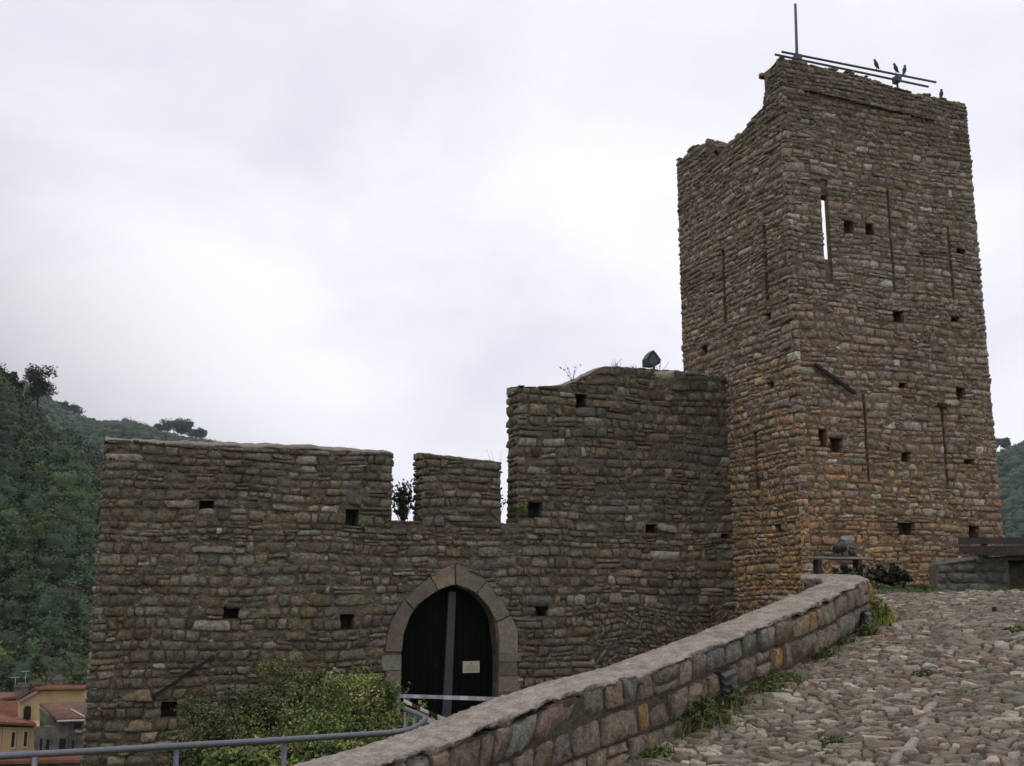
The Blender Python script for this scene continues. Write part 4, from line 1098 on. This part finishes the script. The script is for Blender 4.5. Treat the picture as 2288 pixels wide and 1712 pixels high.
def ribbon(name, pts, wd, label, nseg=44, seq=(0, 1), mats=None, sag=0.0, per=3):
    pts = [Vector(p) for p in pts]; L_ = [0]
    for a, b_ in zip(pts, pts[1:]): L_.append(L_[-1] + (b_ - a).length)
    V = []; F = []; MI = []
    for i in range(nseg + 1):
        t = i / nseg * L_[-1]; j = max(k for k in range(len(pts)) if L_[k] <= t + 1e-9); j = min(j, len(pts) - 2); f_ = (t - L_[j]) / (L_[j + 1] - L_[j])
        p = pts[j].lerp(pts[j + 1], f_) - Vector((0, 0, sag * 4 * (i / nseg) * (1 - i / nseg))); tw = .25 * math.sin(i * .33)
        a = Vector((0, math.sin(tw), math.cos(tw))) * wd / 2
        V += [tuple(p - a), tuple(p + a)]
    for i in range(nseg): F.append((2 * i, 2 * i + 2, 2 * i + 3, 2 * i + 1)); MI.append(seq[(i // per) % len(seq)])
    x = MB(); x.add(V, F); x.M = MI; o = x.build(name, mats)
    sm_ = o.modifiers.new('thick', 'SOLIDIFY'); sm_.thickness = .002
    tag(o, label, 'tape', 'barrier tapes across the gateway'); return o
mt = [M['tapew'], M['taper'], M['tapeg']]
A_ = atY(892, 1555, 13.3)
ribbon('barrier_tape', [A_, atY(1160, 1564, 11.4)], .042, 'taut pale barrier tape, highest of the three before the gateway', seq=(0, 2), mats=mt)
ribbon('barrier_tape', [atY(902, 1565, 11.8), atY(1000, 1600, 11.3), atY(1180, 1590, 11.2)], .035, 'sagging red and white barrier tape between the other two', seq=(0, 1), mats=mt, sag=.04, per=4)
ribbon('barrier_tape', [atY(907, 1588, 11.5), atY(985, 1620, 10.6), atY(1060, 1650, 10.2)], .05, 'lowest pale barrier tape sloping down from the handrail bend', seq=(0, 2), mats=mt)
MB().tube([A_ + Vector((-.02, 0, .0)), A_ + Vector((-.02, 0, -1.8))], .02, 8).build('post', M['rail'], rail)

# ================================================================== SHRUBS
def shrub(name, label, blobs, n, lsize, pal_, foot, cat='bush', group=None, up=.4, shell=.45, sub=22):
    o = tag(empty(name, foot), label, cat, group); m = MB()
    for (c, r_) in blobs:
        c = np.array(c); vol = r_[0] * r_[2]
        for k in range(sub):
            d = rng.normal(0, 1, 3); d /= np.linalg.norm(d); q = c + d * np.array(r_) * R.uniform(.45, .95)
            P, dd_ = blob_points(q, np.array(r_) * R.uniform(.18, .36), int(n / sub / len(blobs)), shell)
            leaf_quads(m, P, lsize, shade(len(P), np.array(R.choice(pal_)) * math.exp(R.gauss(0, .22)), .28, .3), up=up, elong=1.6, out=dd_ * .6)
    sp_ = []                                        # loose sprays sticking out of the mass
    for (c, r_) in blobs:
        for k in range(10):
            d = rng.normal(0, 1, 3); d[2] = abs(d[2]) * .8; d /= np.linalg.norm(d); q = np.array(c) + d * np.array(r_) * .95
            L_ = R.uniform(.5, 1) * min(.22, r_[2] * .6)
            for w2 in range(26): sp_.append(q + d * L_ * w2 / 26 + rng.normal(0, .018 + .012 * (1 - w2 / 26), 3))
    leaf_quads(m, np.array(sp_), lsize * .9, shade(len(sp_), np.array(pal_[0]) * 1.1, .3, .3), up=up, elong=1.7)
    t = MB(); f = Vector(foot)
    for (c, r_) in blobs:
        for k in range(3):
            q = Vector(c) + Vector((R.gauss(0, .4) * r_[0], R.gauss(0, .3) * r_[1], R.uniform(-.2, .6) * r_[2]))
            t.tube([f + Vector((R.uniform(-.1, .1), R.uniform(-.1, .1), 0)), f.lerp(q, .5) + Vector((R.uniform(-.15, .15), 0, .1)), q], [.028, .018, .006], 6)
    t.build('stems', M['bark'], o); m.build('foliage', M['leaf'], o); return o
B1 = [(.105, .165, .036), (.085, .140, .034), (.125, .180, .042), (.060, .100, .028), (.15, .17, .06)]
B2 = [(.062, .090, .028), (.075, .098, .032), (.050, .076, .028), (.090, .102, .038)]
def bl(u, v, y, rx, ry, rz): p = atY(u, v, y); return ((p.x, p.y, p.z), (rx, ry, rz))
shrub('bush', 'large bright green leafy bush in front of the gateway, above the handrail',
      [bl(770, 1612, 12.8, .68, .7, .50), bl(845, 1600, 12.6, .32, .4, .38), bl(690, 1645, 12.4, .56, .6, .38), bl(800, 1558, 13.4, .5, .5, .26), bl(760, 1680, 12.0, .8, .6, .5)], 52000, .022, B1, atY(770, 1900, 12.9))
shrub('bush', 'darker olive bush against the wall, left of the bright bush',
      [bl(610, 1560, 14.4, .75, .6, .45), bl(520, 1620, 14.2, .7, .6, .48), bl(470, 1690, 13.8, .55, .5, .45), bl(640, 1640, 14.0, .7, .6, .5), bl(700, 1535, 14.8, .45, .4, .22), bl(560, 1700, 13.6, .6, .5, .4)], 50000, .025, B2, atY(570, 1900, 14.3))
shrub('bush', 'low bright bush at the bottom below the handrail',
      [bl(560, 1710, 10.9, .5, .4, .18), bl(640, 1715, 10.7, .5, .4, .20), bl(720, 1700, 10.9, .5, .4, .28)], 12000, .034, B1, atY(620, 1900, 11))
shrub('bush', 'small bright green tuft of leaves between the gateway bush and the parapet',
      [bl(915, 1655, 11.6, .16, .2, .16), bl(935, 1625, 12.2, .14, .2, .18)], 1800, .034, B1, atY(925, 1800, 12))
# plants growing in the crenels
def sprig(name, label, base, spread, hgt, nst, nleaf, lsize, pal_, group=None, cat='plant', curve=.3):
    o = tag(empty(name, base), label, cat, group); t = MB(); m = MB(); b0 = Vector(base); Pts = []
    for k in range(nst):
        tip = b0 + Vector((R.gauss(0, spread), R.gauss(0, spread * .6), hgt * R.uniform(.55, 1))); mid = b0.lerp(tip, .5) + Vector((R.gauss(0, spread * curve), 0, hgt * .08))
        t.tube([b0, mid, tip], [.006, .004, .0015], 4)
        for q in range(max(1, nleaf // nst)):
            f_ = R.uniform(.25, 1); p = b0.lerp(mid, f_ * 2) if f_ < .5 else mid.lerp(tip, f_ * 2 - 1); Pts.append(tuple(p + Vector((R.gauss(0, .022), R.gauss(0, .02), R.gauss(0, .022)))))
    t.build('stems', M['bark'], o)
    if nleaf: Pts = np.array(Pts); leaf_quads(m, Pts, lsize, shade(len(Pts), pal_, .25, .2), up=.2, elong=1.7); m.build('leaves', M['leaf'], o)
    return o
DK = (.035, .055, .022)
sprig('wall_shrub', 'leafy shrub showing against the sky in the wider left notch', CF.v(-.93, crz - .1, -.45), .15, .92, 34, 620, .052, DK, 'plants in the wall notches')
sprig('wall_shrub', 'thin leafy stems showing in the narrow right notch', CF.v(.98, crz - .05, -.5), .06, .85, 10, 110, .045, DK, 'plants in the wall notches')
sprig('wall_weed', 'bright green weed at the foot of the higher wall section beside the narrow notch', CF.v(1.27, crz + .12, .05), .05, .30, 10, 90, .04, (.10, .15, .03))
sprig('wall_weed', 'faint green weed on the wall face just below the narrow notch', CF.v(1.62, crz - .35, .06), .08, .25, 8, 60, .035, (.08, .11, .03))
sprig('wall_weed', 'tiny weed beneath the square hole at the left notch', CF.v(-1.78, 1.12, .06), .05, .15, 5, 24, .035, (.10, .13, .03))
TW_ = (.07, .065, .04)
a = cp(1288, 855); sprig('dry_plant', 'tall bare twig growing on the sloping shoulder of the wall', CF.v(a[0], rt(a[0]), -.2), .14, .42, 4, 22, .03, TW_, 'dry stalks on the wall tops')
for (u, sp_, hg, ns, lb) in [(1390, .07, .24, 8, 'wispy dry grass on the flat wall top left of the floodlight'), (1430, .06, .18, 5, 'short dry stalks close to the left of the floodlight'),
                         (1490, .10, .40, 4, 'thin dry stems leaning just right of the floodlight')]:
    a = cp(u, 830); sprig('dry_plant', lb, CF.v(a[0], rt(a[0]), -.3), sp_, hg, ns, 8, .02, TW_, 'dry stalks on the wall tops')
a = cp(1130, 1000); sprig('dry_plant', 'long hair-thin stalks rising out of the narrow notch', CF.v(.95, crz + .3, -.6), .10, 1.3, 6, 14, .02, (.2, .19, .17), 'dry stalks on the wall tops', curve=.8)

# weeds along the foot of the parapet
def weed(u, v, y, sx, hgt, n, label, pal_=(.075, .115, .028), flowers=0, lsize=.02):
    q = atY(u, v, y); q.z = float(pathz(q.x, q.y)); o = tag(empty('weed', q), label, 'weed', 'weeds along the path and parapet'); m = MB(); Pts = []
    for k in range(n):
        a = R.uniform(0, 6.28); r_ = sx * math.sqrt(R.random()); x_, y_ = q.x + math.cos(a) * r_, q.y + math.sin(a) * r_ * .8
        lim = left_lim(y_) + .05
        if x_ < lim: x_ = lim + R.uniform(0, .05)
        Pts.append((x_, y_, float(pathz(x_, y_)) + hgt * R.random() ** 1.6 * (1 - .6 * r_ / sx) + .008))
    Pts = np.array(Pts); leaf_quads(m, Pts, lsize, shade(len(Pts), pal_, .3, .35), up=.5, elong=2.6)
    nb_ = int(n * .35); ra = rng.uniform(0, 6.28, nb_); rd = sx * 1.25 * np.sqrt(rng.random(nb_)); bx = q.x + np.cos(ra) * rd; by = q.y + np.sin(ra) * rd
    bx = np.maximum(bx, np.array([left_lim(t) + .05 for t in by])); b0 = np.stack([bx, by, pathz(bx, by)], 1); hh_ = rng.uniform(.3, 1.2, (nb_, 1)) * min(hgt, .13) + .012
    tp = b0 + np.concatenate([rng.normal(0, .3, (nb_, 2)) * hh_, hh_], 1); wd_ = rng.normal(0, .0035, (nb_, 3)); wd_[:, 2] = 0
    m.addq(np.stack([b0 - wd_, b0 + wd_, tp], 1).reshape(-1, 3), np.arange(nb_ * 3).reshape(-1, 3), 0, np.repeat(shade(nb_, np.array(pal_) * 1.25, .3, .4), 3, axis=0), False)
    m.build('leaves', M['leaf'], o)
    if flowers:
        for k in range(flowers):
            p = Vector(tuple(Pts[R.randrange(len(Pts))])) + Vector((0, 0, hgt * .25)); f_ = MB(); V = [tuple(p)]
            for j in range(10):
                an = j * .6283; rr_ = .016 if j % 2 else .009; V.append(tuple(p + Vector((math.cos(an) * rr_, math.sin(an) * rr_, .005))))
            f_.add(V, [(0, 1 + j, 1 + (j + 1) % 10) for j in range(10)], 0, (.6, .36, .02)); f_.build('flower', M['leaf'], o)
    return o
def on_path(u, v):
    d = ray(u, v); y = 4.0
    while y < 19:
        p = d * (y / d.y)
        if p.z <= pathz(p.x, p.y): break
        y += .03
    return y
for (u, v, sx, hg, n, lb, fl_n) in [(1555, 1620, .26, .22, 900, 'large dark weed clump with a yellow flower at the parapet foot', 3), (1620, 1578, .17, .20, 600, 'leafy weed right under the larger step light', 0),
        (1740, 1530, .20, .10, 500, 'low weed patch right of the larger step light', 0), (1700, 1545, .12, .08, 260, 'small weed tuft on the joint just right of the step light', 0),
        (1830, 1470, .16, .09, 350, 'low creeping weed halfway to the parapet end', 0), (1885, 1440, .10, .07, 220, 'small weed just before the parapet end', 0), (1912, 1412, .10, .09, 260, 'blue-green weed under the small step light', 0),
        (1955, 1395, .17, .34, 1500, 'tall bright weed with yellow flowers at the parapet end', 9), (1940, 1420, .09, .14, 300, 'lower skirt of bright weed at the parapet end', 0),
        (1470, 1690, .10, .06, 220, 'dark weed tuft on the path at the bottom edge', 0), (1858, 1663, .07, .03, 150, 'flat grass patch between cobbles at the bottom of the path', 0),
        (2065, 1510, .10, .012, 90, 'mossy patch between cobbles in mid path', 0), (2275, 1410, .12, .03, 120, 'grass patch at the right edge of the path', 0)]:
    weed(u, v, on_path(u, v), sx, hg, n, lb, flowers=fl_n, pal_=(.065, .095, .028) if n < 1500 else (.12, .17, .03))
# grass strip at the crest of the path
m = MB(); n = 9000; Xg = rng.uniform(4.0, 11, n); Yg_ = rng.uniform(13.3, 15.2, n) + .1 * Xg
base = np.stack([Xg, Yg_, pathz(Xg, Yg_)], 1); hgt = rng.uniform(.02, .09, (n, 1)); ln = rng.normal(0, .02, (n, 2)); wdt = rng.normal(0, .008, (n, 3)); wdt[:, 2] = 0
tip = base + np.concatenate([ln, hgt], 1); V = np.stack([base - wdt, base + wdt, tip], 1).reshape(-1, 3)
m.addq(V, np.arange(n * 3).reshape(-1, 3), 0, np.repeat(shade(n, (.07, .11, .03), .3), 3, axis=0), False)
tag(m.build('grass', M['leaf']), 'short grass strip where the path crests before the tower', 'grass', kind='stuff')
shrub('bush', 'low dark shrub at the tower base behind the plank bench', [bl(1990, 1290, 17.5, .35, .3, .14), bl(1900, 1300, 17.2, .3, .3, .2)], 5000, .05, [(.022, .030, .018), (.018, .028, .018)], (6.1, 17.3, -.1))
shrub('bush', 'low green ground plants between the shrub and the stone bench', [bl(2010, 1322, 15.8, .35, .25, .08), bl(2110, 1322, 15.8, .45, .2, .05)], 3500, .04, [(.04, .07, .03)], (6.2, 15.8, 0))

# ================================================================== BENCHES by the tower
# plank bench with spotlights
Yb = 17.6
bn = tag(empty('plank_bench', atY(1870, 1262, Yb)), 'thin weathered plank bench at the tower corner, carrying a spotlight', 'bench')
a, b_ = atY(1806, 1243, Yb), atY(1948, 1245, Yb)
x = MB(); x.prism([a, b_, b_ + Vector((0, .35, 0)), a + Vector((0, .35, 0))], Vector((0, 0, -.035))); x.build('seat', mat('grey_plank', (.24, .22, .19), var=.3, bump=.4), bn)
for u in (1832, 1922):
    q = atY(u, 1246, Yb); x = MB(); x.box((q.x, q.y + .16, q.z - .34), (.03, 0, 0), (0, .15, 0), (0, 0, .31)); x.build('leg', M['wood'], bn)
sp = tag(empty('spotlight', atY(1885, 1243, Yb - .05)), 'black spotlight tilted upward on the plank bench', 'lamp')
q = atY(1884, 1243, Yb + .1)
x = MB(); x.tube([q + Vector((-.11, -.02, .10)), q + Vector((.0, .05, .17)), q + Vector((.055, .07, .22))], [.075, .09, .06], 12); x.build('housing', M['black'], sp)
x = MB(); x.box(q + Vector((0, .04, .06)), (.012, 0, 0), (0, .03, 0), (0, 0, .07)); x.box(q + Vector((0.02, .04, .0)), (.09, 0, 0), (0, .06, 0), (0, 0, .012)); x.build('bracket', M['black'], sp)
sp = tag(empty('spotlight', atY(1904, 1243, Yb)), 'smaller black spotlight upright on the plank bench, right of the tilted one', 'lamp')
q = atY(1905, 1243, Yb + .1)
x = MB(); x.tube([q + Vector((0, .02, .0)), q + Vector((0, .02, .05)), q + Vector((0.01, 0, .13))], [.05, .07, .05], 12); x.build('housing', M['black'], sp)
x = MB(); x.tube([q + Vector((.01, 0, .13)), q + Vector((.012, -.005, .15))], .055, 12); x.build('lens', M['glass'], sp)
# stone and timber bench at the right edge
Ys = 15.2
bn = tag(empty('stone_bench', atY(2180, 1318, Ys)), 'stone-ended bench with dark timber planks at the right edge', 'bench')
sb = MB(); SBF = Face(atY(2095, 1318, Ys), Vector((.985, -.17, 0)), Vector((-.17, -.985, 0)))
core(sb, SBF, 0, 2.6, -.3, lerp_fn([(0, .33), (.9, .46), (2.6, .46)]), [crect(.95, 2.2, -.28, .40)], -.02, -.5, .2)
core(sb, SBF, .9, 2.3, -.3, const(.40), [], -.5, -.6, .3)
cl_ = layout([-.3, -.12, .06, .2, .33, .47], const(0), const(.93), lerp_fn([(0, .33), (.9, .46)]), [], .24, 91)
emit(sb, SBF, cl_, pal(cl_, lambda s, z, r: jitc((.13, .13, .115), r, .15), 3), D=.04, dmin=.0, dmax=.02, k0=.1, k1=.5)
cl_ = layout([-.3, -.12, .06, .2, .33, .47], const(2.22), const(2.6), const(.46), [], .24, 92)
emit(sb, SBF, cl_, pal(cl_, lambda s, z, r: jitc((.12, .12, .105), r, .15), 3), D=.04, dmin=.0, dmax=.02, k0=.1, k1=.5)
sb.build('stone_support', [M['mortar'], M['stone']], bn)
x = MB(); x.prism([SBF.v(0, .335, .02), SBF.v(.62, .43, .02), SBF.v(.62, .475, .02), SBF.v(0, .37, .02)], -SBF.n * .5); x.build('capstone', M['gcoping'], bn)
for k, (z_, d_, th_) in enumerate([(.49, .08, .03), (.49, -.14, .03), (.49, -.36, .03)]):
    x = MB(); x.box(SBF.v(1.75, z_ + .015 * k, d_), SBF.e * 1.2, SBF.n * .095, Vector((0, 0, th_))); x.build('seat_plank', M['wood'], bn)
for k, z_ in enumerate([.57, .69]):
    x = MB(); x.box(SBF.v(1.7, z_, -.56), SBF.e * 1.25, SBF.n * .025, Vector((0, 0, .045))); x.build('back_plank', M['wood'], bn)
for s_ in (.8, 2.3):
    x = MB(); x.box(SBF.v(s_, .52, -.60), SBF.e * .035, SBF.n * .02, Vector((0, 0, .20))); x.build('back_post', M['wood'], bn)

# ================================================================== HAZE
hz = MB(); hz.box((0, 450, 60), (760, 0, 0), (0, 800, 0), (0, 0, 86))
hm = bpy.data.materials.new('haze'); hm.use_nodes = True; t = hm.node_tree; t.nodes.clear()
o_ = t.nodes.new('ShaderNodeOutputMaterial'); pv = t.nodes.new('ShaderNodeVolumePrincipled'); pv.inputs['Density'].default_value = .00015
pv.inputs['Color'].default_value = (.80, .89, 1.0, 1); pv.inputs['Anisotropy'].default_value = .2
t.links.new(pv.outputs[0], o_.inputs['Volume'])
tag(hz.build('haze', hm), kind='stuff')
